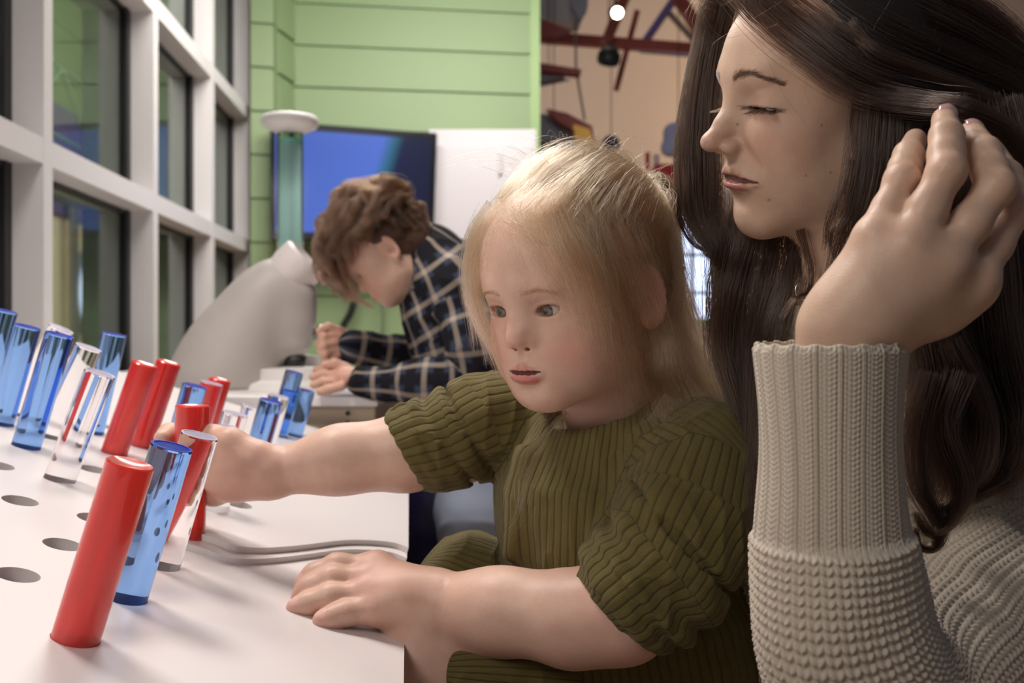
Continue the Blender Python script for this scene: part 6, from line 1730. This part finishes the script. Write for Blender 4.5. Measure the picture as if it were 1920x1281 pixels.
def plaid_mat():
    m, nt, b = mat_new('checked_flannel'); N, L = nt.nodes, nt.links
    at = N.new('ShaderNodeAttribute'); at.attribute_name = 'rib_uv'; sp = N.new('ShaderNodeSeparateXYZ'); L.new(at.outputs['Vector'], sp.inputs[0])
    def mth(op, a, b_=None):
        n = N.new('ShaderNodeMath'); n.operation = op
        for i, x in enumerate((a, b_)):
            if x is None: continue
            if isinstance(x, (int, float)): n.inputs[i].default_value = x
            else: L.new(x, n.inputs[i])
        return n.outputs[0]
    def line(x, period, width, ph=0.0):
        f = mth('FRACT', mth('ADD', mth('MULTIPLY', x, 1 / period), ph)); d = mth('ABSOLUTE', mth('SUBTRACT', f, 0.5))
        mr_ = N.new('ShaderNodeMapRange'); mr_.interpolation_type = 'SMOOTHSTEP'; L.new(d, mr_.inputs[0])
        mr_.inputs[1].default_value = width * 0.55; mr_.inputs[2].default_value = width; mr_.inputs[3].default_value = 1; mr_.inputs[4].default_value = 0
        return mr_.outputs[0]
    u, v = sp.outputs[0], sp.outputs[1]
    cu, cv = line(u, 0.055, 0.12), line(v, 0.055, 0.12); bu, bv = line(u, 0.055, 0.26, 0.5), line(v, 0.055, 0.26, 0.5)
    blk = mth('MAXIMUM', bu, bv); cream = mth('ADD', mth('MULTIPLY', cu, 0.55), mth('MULTIPLY', cv, 0.55))
    a = N.new('ShaderNodeMixRGB'); a.inputs[1].default_value = (0.035, 0.045, 0.075, 1); a.inputs[2].default_value = (0.010, 0.010, 0.014, 1); L.new(blk, a.inputs[0])
    q = N.new('ShaderNodeMixRGB'); q.inputs[2].default_value = (0.40, 0.33, 0.26, 1); L.new(a.outputs[0], q.inputs[1]); L.new(cream, q.inputs[0]); q.use_clamp = True
    L.new(q.outputs[0], b.inputs['Base Color']); b.inputs['Roughness'].default_value = 0.9; b.inputs['Specular IOR Level'].default_value = 0.15
    return m
def boy_clothes():
    c = Clay()
    c.chain([W(808, 505, 2.07), W(880, 600, 2.08), W(925, 720, 2.09), W(955, 850, 2.11)], [0.085, 0.120, 0.128, 0.130], 0.02, tag='t', kj=0.06)
    c.cone(W(800, 490, 2.06), BSL, 0.060, 0.066, 0.03, tag='t'); c.cone(W(800, 490, 2.08), BSR, 0.060, 0.060, 0.03, tag='t')
    c.chain([BSL, W(895, 640, 1.92), BEL, W(800, 722, 1.94), W(684, 716, 1.97)], [0.062, 0.054, 0.052, 0.042, 0.032], 0.015, tag='l', kj=0.03)
    c.chain([BSR, BER, W(760, 672, 2.12), W(664, 650, 2.08)], [0.060, 0.052, 0.042, 0.033], 0.015, tag='r', kj=0.03)
    c.cone(W(778, 470, 2.06), W(770, 505, 2.03), 0.060, 0.056, 0.01, tag='c')
    c.cone(F_B.to_world((0, -0.02, -0.03)), W(790, 490, 2.06), 0.052, 0.050, 0.004, 's')
    def post(V, Q):
        ds = np.stack([c.tagd(V, t) for t in ('t', 'l', 'r', 'c')]); k = ds.argmin(0); UV = np.zeros((len(V), 3))
        sets = [axis_uv(V, [W(800, 480, 2.07), W(880, 600, 2.08), W(925, 720, 2.09), W(955, 850, 2.11)], (0, -1, 0.1), 0.12), axis_uv(V, [W(850, 480, 1.96), W(895, 640, 1.92), BEL, W(684, 716, 1.97)], (0, -1, 0.1), 0.05),
                axis_uv(V, [BSR, BER, W(664, 650, 2.08)], (0, -1, 0.1), 0.048), axis_uv(V, [W(785, 460, 2.06), W(770, 530, 2.03)], (0, -1, 0), 0.06)]
        for i, (u, v, _) in enumerate(sets):
            m = k == i; UV[m, 0] = u[m]; UV[m, 1] = v[m]
        N = normals_np(V, Q)
        rid = 1 - np.abs(vnoise(V, 14, 21) * 2 - 1)
        return V + N * ((vnoise(V, 9, 3) - 0.5) * 0.012 + rid ** 3 * 0.006)[:, None], {'rib_uv': UV}
    clay_obj('shirt', c, 0.0042, [-0.50, 1.75, 0.60], [0.20, 2.40, 1.22], plaid_mat(), parent=boy, post=post)
    j = Clay()
    j.chain([W(925, 830, 2.06), W(905, 960, 1.985), W(900, 1180, 2.015)], [0.100, 0.084, 0.070], 0.02, kj=0.04)
    p = W(900, 1180, 2.015); j.cone(p, np.array([p[0] - 0.01, p[1], 0.10]), 0.070, 0.060, 0.02)
    j.cone(W(925, 830, 2.08), W(900, 850, 2.16), 0.105, 0.10, 0.03)
    j.chain([W(885, 840, 2.18), W(815, 960, 2.20), W(830, 1180, 2.24)], [0.100, 0.082, 0.066], 0.02, kj=0.04)
    p = W(830, 1180, 2.24); j.cone(p, np.array([p[0] - 0.01, p[1], 0.10]), 0.066, 0.058, 0.02)
    def postj(V, Q):
        N = normals_np(V, Q); rid = 1 - np.abs(vnoise(V, 18, 31) * 2 - 1)
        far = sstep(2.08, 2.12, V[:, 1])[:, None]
        return V + N * (rid ** 3 * 0.005)[:, None], {'col': np.array((0.30, 0.34, 0.44)) * (1 - far) + np.array((0.045, 0.040, 0.17)) * far}  # far leg darker and bluer: its shadow painted into the denim colour
    m, nt, b = mat_new('denim'); at = nt.nodes.new('ShaderNodeAttribute'); at.attribute_name = 'col'; nt.links.new(at.outputs['Color'], b.inputs['Base Color']); b.inputs['Roughness'].default_value = 0.85
    clay_obj('trousers', j, 0.005, [-0.40, 1.80, 0.04], [0.20, 2.45, 0.86], m, parent=boy, post=postj)
boy_clothes()
HAIR_B = hair_mat('brown_hair', (0.055, 0.026, 0.013), 0.32, 0.55)
def boy_hair():
    H = Hair(7); rng = H.rng; R = np.array([0.078, 0.095, 0.085]); C0 = np.array([0, -0.018, 0.038])
    n = 0
    while n < 230:
        d = rng.normal(0, 1, 3); d /= np.linalg.norm(d)
        if d[2] < -0.35 or (d[1] > 0.45 and d[2] < 0.28) or (d[2] < 0.12 and d[1] > -0.2): continue
        top = d[2] > 0.15
        p = C0 + d * R
        flow = np.array([rng.normal(0, 0.35), 0.9 if top else -0.3, -0.15 if top else -1.0]); flow -= d * (flow @ d); flow /= np.linalg.norm(flow)
        L = (0.075 if top else 0.030) * (0.8 + 0.5 * rng.random())
        if top and d[1] > 0.3: L *= 1.25
        a = p + d * 0.004; b_ = p + d * (0.020 if top else 0.006) + flow * L * 0.35; c_ = p + d * (0.014 if top else 0.005) + flow * L * 0.75 + rng.normal(0, 0.006, 3); e = p + flow * L + np.array([0, 0.0, -0.022 if top else -0.005]) + rng.normal(0, 0.008, 3) * (1 if top else 0.2)
        H.lock(F_B.to_world(np.array([a, b_, c_, e])), [0.010, 0.014, 0.011, 0.005] if top else [0.010, 0.010, 0.007], 95, n=10, r=0.00022, wave=0.006 if top else 0.0, wfreq=1.2, frizz=0.002)
        n += 1
    return H.build('hair', HAIR_B, boy)
boy_hair()
c = Clay(); c.frame(F_B).ell((0, -0.020, 0.040), (0.078, 0.095, 0.084), 0.01).ell((0, -0.05, -0.01), (0.068, 0.062, 0.06), 0.03)
c.ell((0, 0.075, -0.03), (0.09, 0.075, 0.062), 0.012, 's'); c.ell2((0.085, 0.005, -0.02), (0.03, 0.030, 0.035), 0.01, 's')
o, V, Q = clay_obj('hair_base', c, 0.004, F_B.o - 0.14, F_B.o + 0.14, simple('brown_hair_base', (0.085, 0.04, 0.022), 0.7), parent=boy)
